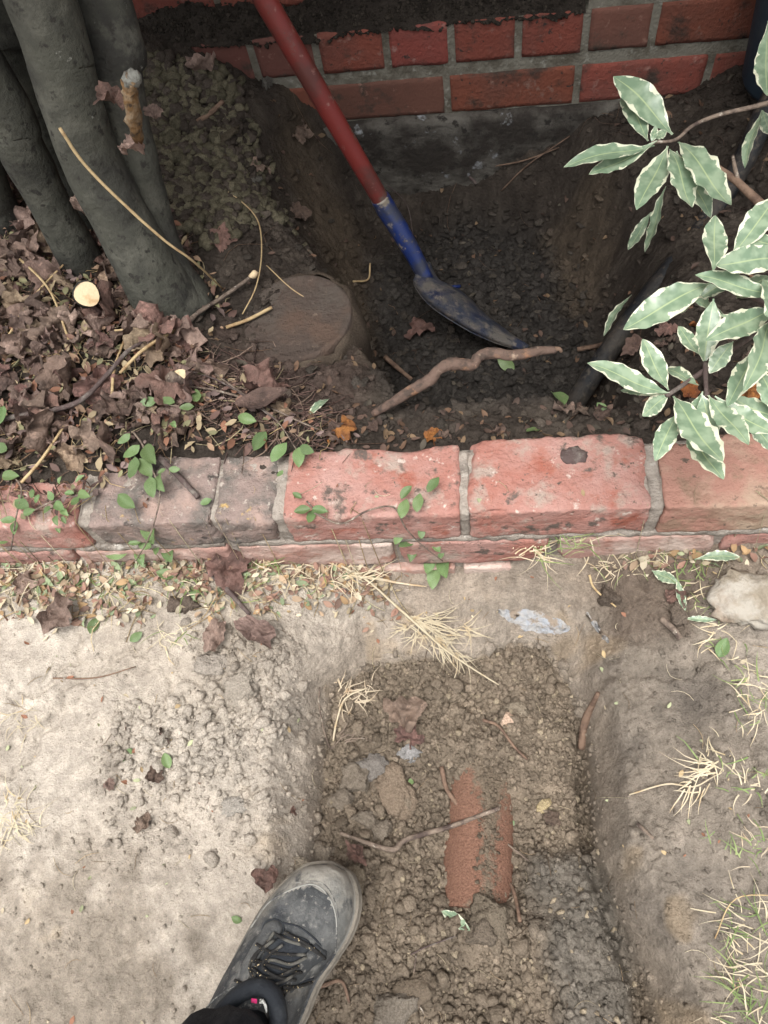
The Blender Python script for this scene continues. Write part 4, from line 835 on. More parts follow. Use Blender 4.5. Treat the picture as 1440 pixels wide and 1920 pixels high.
for q in [(1336, 512, 1342, 402, 50, .0), (1372, 478, 1455, 368, 52, .01), (1470, 485, 1345, 496, 56, .04), (1460, 552, 1302, 517, 46, .02), (1332, 530, 1170, 616, 62, .0), (1455, 575, 1320, 641, 54, .03), (1455, 590, 1397, 732, 52, .05), (1425, 650, 1364, 762, 42, .01), (1338, 560, 1321, 680, 46, -.03), (1305, 560, 1270, 586, 26, -.02), (1312, 668, 1273, 617, 28, -.02), (1252, 735, 1203, 641, 46, .0), (1255, 738, 1100, 682, 50, .02), (1250, 737, 1163, 732, 24, -.02), (1255, 740, 1204, 780, 38, -.02), (1262, 745, 1356, 863, 62, .04), (1285, 780, 1354, 906, 50, .01), (1272, 772, 1229, 864, 40, .0), (1315, 738, 1343, 818, 46, -.02), (1318, 735, 1290, 800, 40, -.03), (1328, 742, 1404, 836, 46, .02), (1340, 745, 1450, 815, 46, .0), (1360, 740, 1475, 790, 42, -.02), (1375, 640, 1330, 700, 36, -.02), (1430, 520, 1480, 640, 50, .04), (1400, 500, 1310, 560, 34, -.03), (1480, 470, 1390, 440, 44, .0), (1350, 590, 1420, 630, 40, -.04), (1420, 690, 1470, 780, 46, .0), (1290, 560, 1360, 590, 30, -.05), (1440, 400, 1500, 330, 50, .02), (1480, 560, 1570, 640, 50, .03), (1500, 700, 1600, 760, 50, .02), (1500, 640, 1480, 780, 50, .0), (1310, 720, 1240, 690, 30, -.04), (1380, 560, 1440, 520, 40, -.03), (1390, 760, 1450, 850, 40, -.05)]:
    bx, by, tx, ty, w_, dz = q; sl_(bx, by, D_, tx, ty, D_ + dz, w_, rnd.uniform(-.25, .25))
for k in range(46):
    cx, cy, cz = rnd.choice([(.62, .95, .25), (.66, .75, .32), (.72, .6, .3), (.60, 1.15, .22), (.78, .9, .4), (.75, 1.1, .3)])
    b_ = Vector((cx, cy, cz)) + Vector((rnd.gauss(0, .05), rnd.gauss(0, .05), rnd.gauss(0, .05))); th = rnd.uniform(0, 6.28)
    place_leaf(LL[rnd.randrange(7)], b_, b_ + Vector((math.cos(th) * .09, math.sin(th) * .09, rnd.uniform(-.03, .03))), .03, shrub)
def stem(pts, R, m='twig_grey', nm='stem'):
    V, Fc = tube([Vector(p) - sr for p in pts], R, 10, .06, 5); return mk(nm, V, Fc, m, shrub)
stem([sr, sr + Vector((.03, .02, .12)), (.64, .76, .22), (.70, .9, .34)], [.010, .008, .006])
stem([sr + Vector((.01, .02, .05)), (.57, .95, .15), (.6, 1.15, .2)], [.008, .005])
stem([at(1530, 160, .18), at(1440, 193, A_), at(1350, 215, A_), at(1300, 235, A_), at(1266, 262, A_), at(1222, 267, A_)], [.0035, .0024, .0018], 'twig_grey')
stem([at(1540, 480, .19), at(1430, 385, .19), at(1375, 335, .19), at(1324, 303, .19)], [.0055, .0048, .004], 'root', 'cut_stem')
stem([at(1384, 340, .19), at(1378, 315, .2), at(1374, 293, .2)], [.0028, .002], 'twig_grey')
stem([sr + Vector((0, 0, .1)), at(1480, 600, .22), at(1385, 645, D_ - .02), at(1320, 695, D_ - .02), at(1250, 742, D_)], [.006, .0035, .002], 'twig_dark')
stem([at(1480, 600, .22), at(1420, 560, D_ - .02), at(1335, 528, D_)], [.004, .002], 'twig_dark')
stem([at(1322, 680, D_ - .02), at(1323, 710, D_ - .01), at(1325, 742, D_)], [.0025, .002], 'twig_dark')

# ------------------------------------------------------------------ dead leaves
def lobed(k, dead=True):
    rr = random.Random(k * 7 + 1); V = []; Fc = []; nr, na_ = 7, 44
    nl = rr.choice([3, 3, 5]); amp = rr.uniform(.15, .42); l2 = rr.uniform(0, 6); curl = [.5, 1.1, 1.7, 2.4, 3.2][k % 5]; ax = rr.uniform(0, 6.28); wr = rr.uniform(.12, .24); ph = rr.uniform(0, 6)
    for i in range(nr + 1):
        for j in range(na_):
            th = 2 * math.pi * j / na_
            r = .5 * (1 - amp * .5 + amp * math.cos(nl * th / 1.0) * .5 + .07 * math.sin(nl * 3 * th + ph) + .16 * mn.noise(Vector((math.cos(th) * 1.6, math.sin(th) * 1.6, k * 2.3))) + .10 * mn.noise(Vector((math.cos(th) * 5, math.sin(th) * 5, k)))) * (.78 + .22 * math.cos(th + l2 * .1))
            rad = r * i / nr; x = rad * math.cos(th); y = rad * math.sin(th)
            z = wr * mn.noise(Vector((x * 4, y * 4, k * 3))) * 1.6 + .07 * mn.noise(Vector((x * 9, y * 9, k))) + .05 * abs(mn.noise(Vector((x * 16, y * 16, k)))) + .03 * abs(math.sin(nl * th / 2)) * (i / nr)
            cu = x * math.cos(ax) + y * math.sin(ax); cv = -x * math.sin(ax) + y * math.cos(ax)
            if abs(curl) > .1: 
                R_ = 1 / curl; a_ = cu / R_; cu = math.sin(a_) * (R_ - z); zz_ = R_ - math.cos(a_) * (R_ - z)
            else: zz_ = z
            V.append((cu * math.cos(ax) - cv * math.sin(ax), cu * math.sin(ax) + cv * math.cos(ax), zz_))
    for i in range(nr):
        for j in range(na_):
            q = (i * na_ + j, (i + 1) * na_ + j, (i + 1) * na_ + (j + 1) % na_, i * na_ + (j + 1) % na_)
            Fc.append(q)
    return V, Fc
def oval(k, curl=1.0, n=(12, 5), wd_=.42):
    rr = random.Random(k); V = []; nu, nv = n; b = rr.uniform(-.5, .6) * curl; fo = rr.uniform(0, .5) * curl; ph = rr.uniform(0, 6)
    for i in range(nu + 1):
        t = i / nu; w_ = wd_ * .5 * max(.02, math.sin(math.pi * t ** .9)) ** .75
        for j in range(nv + 1):
            v = j / nv * 2 - 1; V.append((t, v * w_, fo * abs(v) * w_ + b * (t - .5) ** 2 + .02 * curl * math.sin(t * 11 + ph) * v))
    return V, [(i * (nv + 1) + j, (i + 1) * (nv + 1) + j, (i + 1) * (nv + 1) + j + 1, i * (nv + 1) + j + 1) for i in range(nu) for j in range(nv)]
LOB = {}; OV = {}
def meshes(key, fn, m, n):
    out = []
    for k in range(n):
        V, Fc = fn(k); o = mk('dead_leaf', V, Fc, m); out.append(o.data); C.objects.unlink(o)
    return out
for i, m in enumerate(['leaf_brown', 'leaf_pink', 'leaf_tan', 'leaf_red', 'leaf_mauve', 'leaf_orange']):
    LOB[m] = meshes(m, lambda k, i=i: lobed(k + i * 5), m, 5)
    OV[m] = meshes(m, lambda k, i=i: oval(k + i * 9, 1.2), m, 2)
def drop(px, py, spx, kind, label, cat='leaf', group=None, name='dead_leaf', oval_=False, ang=None, lift=.3, tilt=.35, k=None, wr=1.0, P=None, mesh=None):
    p = P if P is not None else g(px, py); d_ = CAMH - p.z
    s = spx / FPX * max(.6, (ROT.T @ np.array(p - Vector((0, 0, CAMH))))[2] * -1)
    me = mesh or (OV if oval_ else LOB)[kind][random.randrange(2 if oval_ else 5) if k is None else (k % 2 if oval_ else k)]
    o = bpy.data.objects.new(name, me); C.objects.link(o); n_ = normal(p.x, p.y).lerp(Vector((0, 0, 1)), .4).normalized()
    q = n_.to_track_quat('Z', 'Y').to_matrix(); a = random.uniform(0, 6.28) if ang is None else ang
    s *= 1.18; R = q @ Matrix.Rotation(a, 3, 'Z') @ Matrix.Rotation(random.gauss(0, tilt), 3, 'X') @ Matrix.Rotation(random.gauss(0, tilt * .6), 3, 'Y')
    o.matrix_world = Matrix.LocRotScale(p + n_ * (s * .10 * lift + .003), R, Vector((s, s * wr, s)))
    tag(o, label, cat, group); return o
FRONT_ = 1
NAMED = [
    (412, 452, 62, 'leaf_red', 'crumpled reddish brown leaf on the slope right of the trunks'), (262, 285, 100, 'leaf_pink', 'long pinkish dead leaf hanging beside the broken stub on the trunk'), (205, 195, 66, 'leaf_red', 'reddish dead leaf lodged behind the broken stub'), (292, 215, 44, 'leaf_pink', 'small pink dead leaf sticking out right of the broken stub'),
    (158, 391, 42, 'leaf_pink', 'pink leaf wedged in the gap between the two front trunks'), (80, 495, 76, 'leaf_pink', 'pinkish leaf at the foot of the leftmost front trunk'), (100, 530, 84, 'leaf_brown', 'brown leaf left of the pale cut branch end'), (218, 525, 92, 'leaf_brown', 'large crumpled brown leaf right of the pale cut branch end'),
    (175, 595, 84, 'leaf_red', 'red brown folded leaf just below the pale cut branch end'), (322, 590, 78, 'leaf_brown', 'brown curled leaf at the foot of the thickest trunk'), (40, 600, 92, 'leaf_mauve', 'mauve brown leaf at the left edge of the litter'), (115, 620, 100, 'leaf_mauve', 'mottled mauve leaf in the litter below the cut branch end'),
    (55, 660, 84, 'leaf_pink', 'dull pink leaf in the litter under the mauve one at the left'), (255, 600, 80, 'leaf_mauve', 'mauve curled leaf between the cut branch and the grey twig'), (62, 772, 96, 'leaf_pink', 'big pinkish tan lobed leaf under the dark stem at the left'), (52, 812, 72, 'leaf_pink', 'smaller pinkish tan leaf overlapping the big lobed one at the left'),
    (250, 745, 86, 'leaf_pink', 'star shaped pink tan leaf behind the bright green sprig leaves'), (268, 785, 70, 'leaf_pink', 'pink tan leaf lying under the star shaped one'), (205, 770, 68, 'leaf_brown', 'dark red brown leaf left of the star shaped pink leaf'), (175, 838, 88, 'leaf_mauve', 'silvery mauve leaf just above the left end of the kerb'),
    (140, 855, 66, 'leaf_tan', 'tan leaf lying below the silvery mauve leaf'), (22, 868, 80, 'leaf_tan', 'tan lobed leaf at the left edge above the kerb'), (330, 832, 74, 'leaf_brown', 'crumpled brown leaf on the back edge of the grey kerb brick'), (350, 785, 66, 'leaf_mauve', 'dull mauve leaf beside the small green sprig leaves'),
    (452, 770, 90, 'leaf_brown', 'long narrow brown leaf between twigs above the kerb'), (640, 812, 66, 'leaf_orange', 'orange brown torn leaf at the back edge of the red kerb brick'), (430, 1075, 92, 'leaf_red', 'large red brown leaf leaning against the front of the kerb under the crack'), (130, 1155, 80, 'leaf_mauve', 'mauve curled leaf on the crust below the left end of the kerb'),
    (412, 1192, 68, 'leaf_red', 'folded red brown leaf on the crust, left one of the pair'), (488, 1195, 78, 'leaf_brown', 'curled brown leaf on the crust, right one of the pair'), (497, 1650, 48, 'leaf_red', 'small torn red leaf left of the shoe toe'), (668, 1602, 52, 'leaf_red', 'narrow red leaf right of the shoe toe'),
    (768, 1345, 78, 'leaf_mauve', 'mauve oak like leaf on the soil high in the trench'), (765, 1378, 56, 'leaf_red', 'red brown leaf half under the mauve oak like leaf'), (62, 1100, 58, 'leaf_pink', 'pink leaf in the straw in front of the kerb at the far left'), (1262, 1118, 46, 'leaf_red', 'small red brown leaf hanging under the green leaf right of the trench'),
    (1035, 1532, 40, 'leaf_mauve', 'small grey mauve leaf right of the clay pipe'), (310, 1380, 40, 'leaf_brown', 'small dark brown leaf on the dry broken heap'), (785, 620, 66, 'leaf_red', 'dull red leaf on the gravel under the shovel blade'), (385, 130, 70, 'leaf_pink', 'dim pink leaf lying on the gravel slope near the wall'),
    (1400, 745, 60, 'leaf_orange', 'orange brown leaf under the shrub at the right edge'), (1195, 655, 52, 'leaf_brown', 'brown leaf on the soil behind the shrub leaves'), (1255, 625, 50, 'leaf_red', 'red brown leaf on the dark slope right of the black pipe'), (555, 1480 - 1080, 46, 'leaf_brown', 'dark brown leaf on the slope above the rusty cap'),
    (20, 500, 80, 'leaf_mauve', 'mauve leaf at the left edge beside the tree foot'), (30, 560, 60, 'leaf_tan', 'tan leaf at the left edge below the tree foot'), (1050, 765, 44, 'leaf_pink', 'small pink leaf on the soil lip between the hole and the kerb'), (480, 315, 46, 'leaf_mauve', 'faded mauve leaf on the slope left of the shovel handle'),
    (292, 1455, 40, 'leaf_brown', 'dark brown leaf low on the pale crust'), (205, 1475, 26, 'leaf_pink', 'small salmon leaf on the pale crust'), (275, 1540, 44, 'leaf_mauve', 'mauve leaf with crumbs on the crust left of the shoe'), (548, 1525, 20, 'leaf_red', 'tiny red leaf at the left rim of the trench'), (560, 255, 50, 'leaf_mauve', 'grey mauve leaf beside the red shovel handle')]
for i, (a, b, s_, k, lab) in enumerate(NAMED):
    P = g(a, b, .009 if 26 < i < 34 else .002)
    if i == 1: P = aty(258, 285, .875)
    if i == 2: P = aty(208, 195, .885)
    if i == 3: P = aty(292, 215, .89)
    if i == 4: P = aty(158, 391, .93)
    o = drop(a, b, s_, k, lab, k=i % 5 if s_ > 55 else i % 2, lift=.6 if i < 30 else .3, P=P, ang=1.2 if i == 1 else None, oval_=(k == 'leaf_brown' and 'narrow' in lab), wr=.55 if i in (1, 31) else .75 if i in (28, 29) else 1.0) if not 25 < i < 34 else drop(a, b, s_ * 1.15, {'leaf_red': 'leaf_pink', 'leaf_brown': 'leaf_pink', 'leaf_mauve': 'leaf_pink'}.get(k, k) if i in (27, 28, 29) else k, lab, k=(1, 0, 1, 2)[i % 4], lift=1.2, P=P, ang=1.4, wr=.6 if i in (28, 29, 31) else 1.0, tilt=.25)
# many more of the same in the litter
klit = region([(-300, 850), (330, 850), (200, 915), (150, 960), (-300, 985)], 0, .02) * ((GY > KY0) & (GY < KY1 + .02))
KINDS = [('leaf_brown', 'crumpled brown leaf in the litter at the foot of the tree'), ('leaf_pink', 'curled pinkish leaf in the litter at the foot of the tree'), ('leaf_mauve', 'faded mauve leaf in the litter at the foot of the tree'), ('leaf_tan', 'tan leaf in the litter at the foot of the tree'), ('leaf_red', 'red brown leaf in the litter at the foot of the tree')]
lx, ly = scatter(185, np.clip(litm * offkerb + klit * .55, 0, 1), -1.0, -.2, .57, 1.2)
for x, y in zip(lx, ly):
    k, lab = KINDS[random.choice([0, 0, 0, 1, 1, 1, 2, 3, 4, 4])]; P = Vector((x, y, float(solid(np.array([x]), np.array([y]))[0]) + random.uniform(.002, .014)))
    big_ = random.random() < .5
    where = 'on the left end of the kerb' if y < KY1 + .01 else 'just behind the kerb' if y < .66 else 'right around the trunk feet' if y > .90 else 'at the far left of the litter' if x < -.68 else 'between the litter twigs and the rusty cap' if x > -.42 else 'in the middle of the leaf litter'
    lab = ('large ' if big_ else 'small ') + lab.split(' in the litter')[0] + ' ' + where
    drop(0, 0, random.uniform(66, 120) if big_ else random.uniform(40, 66), k, lab, group=lab.replace('leaf', 'leaves', 1), P=P, tilt=.55, lift=.5)
hx, hy = scatter(34, (smooth(.62, .60, GY) + region([(1100, 600), (1440, 560), (1440, 800), (1100, 800)], -.03) > .5) * (~front) * (1 - litm) * offkerb * (GX > -.3), -.25, .6, .57, .95)
for x, y in zip(hx, hy):
    k = random.choice(['leaf_brown', 'leaf_red', 'leaf_brown', 'leaf_mauve', 'leaf_orange']); drop(0, 0, random.uniform(22, 52), k, 'small brown leaf on the dark soil between the hole and the kerb', group='small leaves between the hole and the kerb', P=Vector((x, y, hz(x, y))), tilt=.5)
# small litter
def arr(V, Fc):
    return np.array(V, float) - np.array([.5, 0, 0]), np.array([t for q in Fc for t in ((q[0], q[1], q[2]), (q[0], q[2], q[3]))])
sm_ = [arr(*oval(k, 1.3, (4, 2), .5)) for k in range(6)]
def litter(n, mask, s0, s1, pal, name, label, lift=.010):
    x, y = scatter(n, mask, XS[0] + .05, XS[-1] - .05, YS[0] + .05, YS[-1] - .05); n = len(x)
    z = solid(x, y) + RS.uniform(.001, lift, n); cc = np.array(pal)[RS.randint(0, len(pal), n)] * RS.uniform(.7, 1.25, n)[:, None]
    batch(name, sm_, np.stack([x, y, z], -1), rotz(n, .5), RS.uniform(s0, s1, n), np.clip(cc, .01, .8), 'litter', label)
PAL = [(.20, .12, .09), (.14, .085, .07), (.27, .18, .12), (.34, .27, .17), (.10, .065, .055), (.20, .145, .13), (.22, .11, .07), (.21, .20, .11)]
litter(3600, np.clip(litm * offkerb + klit * .8, 0, 1), .007, .022, PAL, 'leaf_litter', 'fine brown and tan leaf litter under the tree and over the kerb end', .016)
fk = (smooth(.36, .445, GY + .05 * n2) * front * smooth(-.10, -.2, GX + .03 * n2)) * offkerb; fk2 = smooth(.415, .44, GY + .02 * n2) * front * (GX > .18) * offkerb
litter(1300, np.clip(fk + .3 * fk2, 0, 1), .008, .020, [(.34, .25, .17), (.27, .16, .12), (.42, .35, .24), (.2, .13, .10), (.48, .42, .31), (.24, .29, .17), (.30, .19, .14), (.36, .24, .13)], 'kerb_litter', 'small tan and green fallen leaves along the front foot of the kerb', .010)
litter(950, np.clip((~front) * (1 - litm) * (smooth(.66, .6, GY) + .12 + .4 * region([(1100, 600), (1440, 560), (1440, 800), (1100, 800)], -.03) + .25 * region([(400, 620), (680, 640), (720, 800), (400, 800)], -.03)), 0, 1) * offkerb, .006, .020, [(.10, .065, .05), (.14, .085, .055), (.075, .052, .042), (.17, .115, .07), (.08, .068, .052)], 'hole_litter', 'small dark leaf scraps round the hole', .004)
litter(330, front * (1 - intr) * (.5 + .5 * smooth(-.1, .4, n1)), .004, .012, [(.55, .47, .34), (.40, .30, .17), (.34, .36, .22), (.28, .14, .09)], 'crust_litter', 'scraps of straw and leaf on the pale crust', .003)
# straw and fine twig litter
def straws(n, mask, l0, l1, r, pal, name, label, lift=.02):
    x, y = scatter(n, mask, XS[0] + .05, XS[-1] - .05, YS[0] + .05, YS[-1] - .05); n = len(x); L_ = RS.uniform(l0, l1, n); th = RS.uniform(0, 6.283, n); bd = RS.uniform(-.25, .25, n)
    V = np.zeros((n, 5, 3, 3)); cs = [(1, 0), (-.5, .87), (-.5, -.87)]
    for i in range(5):
        t = i / 4 - .5; px = x + np.cos(th + bd * t * 4) * L_ * t; py = y + np.sin(th + bd * t * 4) * L_ * t; pz_ = solid(px, py) + .002 + lift * RS.uniform(0, .35, n)
        for k, (a, b) in enumerate(cs):
            rr_ = r * (1 - .5 * abs(t)); V[:, i, k] = np.stack([px - np.sin(th) * a * rr_, py + np.cos(th) * a * rr_, pz_ + b * rr_], -1)
    f = np.array([(i * 3 + k, i * 3 + (k + 1) % 3, (i + 1) * 3 + (k + 1) % 3, (i + 1) * 3 + k) for i in range(4) for k in range(3)])
    Fc = (f[None] + (np.arange(n) * 15)[:, None, None]).reshape(-1, 4)
    cc = np.array(pal)[RS.randint(0, len(pal), n)] * RS.uniform(.7, 1.2, n)[:, None]
    tag(mk(name, V.reshape(-1, 3), Fc, 'crumb', attr=np.repeat(cc, 15, 0)), label, None, None, 'stuff')
straws(760, np.clip(litm * offkerb + klit, 0, 1), .02, .10, .0009, [(.45, .33, .18), (.25, .16, .1), (.5, .42, .26), (.12, .08, .06)], 'straw_litter', 'dry stalks and needles mixed through the leaf litter')
straws(240, np.clip(region([(330, 640), (500, 680), (640, 800), (620, 840), (300, 800)], -.02, .03) * (~front) * offkerb, 0, 1), .04, .13, .0011, [(.2, .13, .11), (.3, .22, .17), (.12, .08, .07)], 'needle_litter', 'fine purplish stalks lying above the kerb', .012)
straws(190, (~front) * (1 - litm) * offkerb, .02, .09, .0006, [(.13, .09, .07), (.2, .13, .09), (.08, .06, .05)], 'fine_roots', 'fine broken roots in the dark soil of the hole', .012)
straws(170, np.clip(fk + .5 * fk2, 0, 1), .02, .08, .0009, [(.55, .45, .28), (.62, .54, .36), (.4, .3, .17)], 'kerb_straw', 'pale straw along the front foot of the kerb', .015)
straws(230, front * (1 - intr) * 1.0, .008, .04, .0005, [(.6, .52, .38), (.42, .32, .2), (.3, .22, .15)], 'crust_straw', 'short bits of straw scattered on the crust', .003)
straws(130, intr, .01, .045, .0006, [(.36, .27, .18), (.14, .10, .07), (.48, .4, .28)], 'trench_roots', 'short root bits on the trench floor', .008)

# ------------------------------------------------------------------ twigs, stems and roots
def twig(pts, R, m, label, name='twig', cat='twig', seg=8, wob=.08):
    """pts: (px, py, height above what it lies on) or a Vector"""
    P = []
    for q in pts:
        if isinstance(q, Vector): P.append(q)
        else:
            p = g(q[0], q[1], q[2] + max(R) * .6 if hasattr(R, '__len__') else q[2]); P.append(p)
    V, Fc = tube(P, R, seg, wob, 6); o = mk(name, V, Fc, m)
    return to_origin(tag(o, label, cat), P[len(P) // 2])
big_root = [at(700, 776, -.02), at(735, 755, .0), at(770, 733, .012), at(806, 712, .02), at(824, 692, .03), at(848, 682, .035), at(884, 684, .03), at(897, 670, .034), at(920, 662, .034), at(965, 666, .03), at(1010, 658, .02), at(1042, 656, .012)]
twig(big_root, [.005, .0065, .0078, .0085, .0072, .009, .0078, .0072, .008, .0074, .0065, .005], 'peeled', 'thick crooked root with orange peeled patches bridging the hole', 'root', 'root', 14, .1)
twig([at(1036, 656, .012), at(1048, 654, .016), at(1053, 660, .012)], [.004, .002], 'root', 'short frayed tip beside the end of the thick crooked root')
T_ = [
 ([aty(112, 240, .84), aty(160, 310, .835), aty(240, 390, .825), aty(310, 452, .82), aty(365, 492, .83), at(418, 542, -.035)], [.0022, .0020, .0014], 'twig_straw', 'long straw coloured stalk slanting across the trunks'),
 ([(232, 500, .012), (285, 499, .015), (322, 485, .03), (345, 453, .06)], [.0026, .0022, .0018], 'twig_straw', 'bent golden stalk at the foot of the trunks'),
 ([(338, 626, .006), (368, 592, .01), (420, 556, .012), (474, 519, .02)], [.0042, .0034, .003], 'twig_grey', 'grey twig with a white broken end left of the rusty cap'),
 ([(424, 614, .004), (465, 600, .006), (510, 577, .012)], [.0028, .0028], 'twig_straw', 'short pale stick lying against the rusty cap'),
 ([(-40, 800, .02), (30, 782, .02), (90, 772, .022), (150, 752, .024), (200, 708, .024), (245, 655, .022), (292, 636, .01)], [.0045, .004, .0036, .0028], 'twig_dark', 'dark smooth stem curving across the leaf litter'),
 ([(410, 350, .004), (455, 380, .012), (485, 418, .02), (491, 480, .016), (480, 540, .02), (455, 590, .01)], [.0012, .0012, .001], 'twig_straw', 'thin curved stalk dangling over the slope above the rusty cap'),
 ([(662, 528, .004), (690, 524, .006), (694, 494, .012)], [.0022, .002], 'twig_straw', 'bent straw at the left rim of the deep hole'),
 ([(500, 498, .004), (545, 540, .008), (592, 570, .01)], [.001, .0008], 'twig_straw', 'hair thin stalk across the rusty cap'),
 ([(638, 1562, .014), (690, 1581, .012), (738, 1593, .012), (762, 1574, .016), (850, 1548, .022), (937, 1515, .03)], [.0024, .003, .0036, .0036, .0034, .003], 'twig_grey', 'grey peeling twig lying across the clay pipe'),
 ([(828, 1438, .004), (838, 1480, .008), (868, 1522, .014)], [.0036, .0028], 'root', 'brown root curling down to the grey twig'),
 ([(905, 1527, .02), (938, 1570, .012), (991, 1614, .004)], [.0018, .0012], 'twig_grey', 'thin side twig below the grey peeling twig'),
 ([(938, 1637, .004), (962, 1668, .008), (975, 1728, .004)], [.0022, .0026], 'root', 'brown twig below the end of the clay pipe'),
 ([(742, 262, .004), (830, 275, .012), (893, 319, .006)], [.0018, .0014], 'root', 'thin orange root under the concrete footing'),
 ([(906, 317, .006), (980, 303, .012), (1048, 278, .012)], [.0018, .0012], 'root', 'thin brown root right of the orange one'),
 ([(940, 358, .004), (990, 312, .016), (1068, 258, .012)], [.0016, .0012], 'root', 'thin root crossing the brown one under the footing'),
 ([(870, 312, .004), (882, 332, .006), (893, 345, .004)], [.005, .004], 'twig_dark', 'short dark stub poking out under the footing'),
 ([(392, 1072, .01), (425, 1105, .01), (468, 1152, .008)], [.0042, .0032], 'twig_dark', 'dark stick leaning from the red brown leaf below the kerb crack'),
 ([(100, 1272, .002), (180, 1271, .002), (255, 1250, .004)], [.0014, .0008], 'root', 'thin dark red stalk lying on the pale crust'),
 ([(1090, 1402, .004), (1098, 1350, .006), (1121, 1300, .006)], [.0065, .006, .003], 'root', 'stout root sticking from the right wall of the trench'),
 ([(905, 1350, .004), (935, 1362, .006), (962, 1398, .008), (988, 1424, .004)], [.0024, .002], 'root', 'reddish root on the soil below the pale pink stone'),
 ([(298, 858, .012), (330, 888, .006), (372, 933, .004)], [.0045, .004], 'twig_dark', 'dark purple stick lying across the grey kerb brick'),
 ([(1083, 656, .006), (1130, 646, .012), (1185, 622, .016)], [.005, .0045, .003], 'root', 'brown root sticking out at the right rim of the deep hole'),
 ([(722, 670, .02), (748, 692, .012), (772, 712, .004)], [.0055, .004], 'root', 'dark root stub behind the thick crooked root'),
 ([(210, 750, .02), (215, 690, .02), (240, 620, .01)], [.0024, .0018], 'twig_straw', 'straw coloured stick standing in the middle of the leaf litter'),
 ([(330, 618, .02), (270, 655, .03), (225, 700, .02)], [.0030, .0022], 'twig_straw', 'pale stalk parallel to the dark smooth stem'),
 ([(215, 620, .02), (290, 616, .02), (335, 613, .006)], [.0016, .0012], 'twig_straw', 'thin pale stalk below the foot of the thickest trunk'),
 ([(290, 720, .012), (400, 732, .012), (500, 762, .012), (560, 790, .01), (618, 814, .006)], [.0018, .0016, .0012], 'twig_grey', 'longest thin stalk running down to the red kerb brick'),
 ([(330, 690, .012), (420, 720, .014), (520, 790, .012)], [.0016, .0012], 'twig_dark', 'thin purple stalk above the kerb, next to the longest thin stalk'),
 ([(10, 640, .01), (60, 560, .02), (135, 480, .02)], [.0018, .0014], 'twig_straw', 'pale stalk rising to the leftmost front trunk'),
 ([(40, 905, .02), (80, 860, .02), (120, 800, .02)], [.0024, .0020], 'twig_straw', 'straw stalk leaning above the left end of the kerb'),
 ([(18, 470, .01), (90, 540, .03), (130, 640, .01)], [.0022, .0018], 'twig_straw', 'curved stalk in the litter left of the pale cut branch end'),
 ([(1105, 1078, .01), (1115, 1105, .012), (1155, 1138, .004)], [.0018, .0012], 'twig_straw', 'bare white rootlet on the dark earth right of the trench head'),
 ([(1240, 1160, .004), (1262, 1180, .01), (1275, 1198, .006)], [.0045, .004], 'twig_grey', 'short grey stub on the right clay bank'),
 ([(1195, 1545, .006), (1225, 1572, .006)], [.003, .002], 'twig_grey', 'grey splinter on the right clay bank'),
 ([(1340, 1760, .002), (1380, 1685, .01), (1480, 1680, .008)], [.0008, .0006], 'twig_straw', 'long hair root on the right bank'),
 ([(600, 1810 + 40, .004), (640, 1840, .008), (655, 1880, .004)], [.0024, .0018], 'root', 'brown twig right of the shoe heel'),
 ([(770, 1790, .004), (800, 1775, .006), (855, 1755, .004)], [.0010, .0008], 'twig_dark', 'thin dark rootlet near the pale green fallen leaf'),
 ([(780, 1800 - 10, .004), (775, 1860, .006), (795, 1900, .004)], [.0012, .001], 'twig_grey', 'grey rootlet at the bottom of the trench'),
 ([(775, 505 - 60, -.0 + .004), (760, 380, .006), (700, 330, .004)], [.0010, .0008], 'twig_dark', 'dark hair root beside the blue shovel socket'),
 ([(370, 230, .004), (395, 212, .012), (418, 190, .008)], [.005, .0045], 'root', 'short thick brown twig on the gravel slope'),
 ([(325, 150, .004), (350, 178, .008), (378, 205, .006)], [.0012, .0014], 'twig_straw', 'thin bent stalk on the gravel slope')]
for pts, R, m, lab in T_: twig(pts, R, m, lab)
V, Fc = tube([g(470, 521, .02), g(476, 516, .026), g(482, 513, .022)], [.004, .006, .003], 8, .3, 3); tag(to_origin(mk('wood_chip', V, Fc, 'cut_wood'), g(476, 516)), 'white torn wood chip on the tip of the grey twig', 'wood chip')
V, Fc = tube([g(328, 722, .0), g(333, 712, .02), g(337, 704, .03)], [.017, .015, .013], 14, .12, 3); ob = to_origin(tag(mk('cut_stump', V, Fc, 'twig_grey'), 'small cut stump with a pale top among the stalks above the kerb', 'stump'), g(333, 712))
p = g(337, 704, .031); V = [p] + [p + Vector((math.cos(t) * .011, math.sin(t) * .011, .0006 * math.sin(3 * t))) for t in np.linspace(0, 6.283, 14, endpoint=False)]
oc = mk('cut_face', [v - ob.location for v in V], [(0, 1 + k, 1 + (k + 1) % 14) for k in range(14)], 'cut_wood', ob)

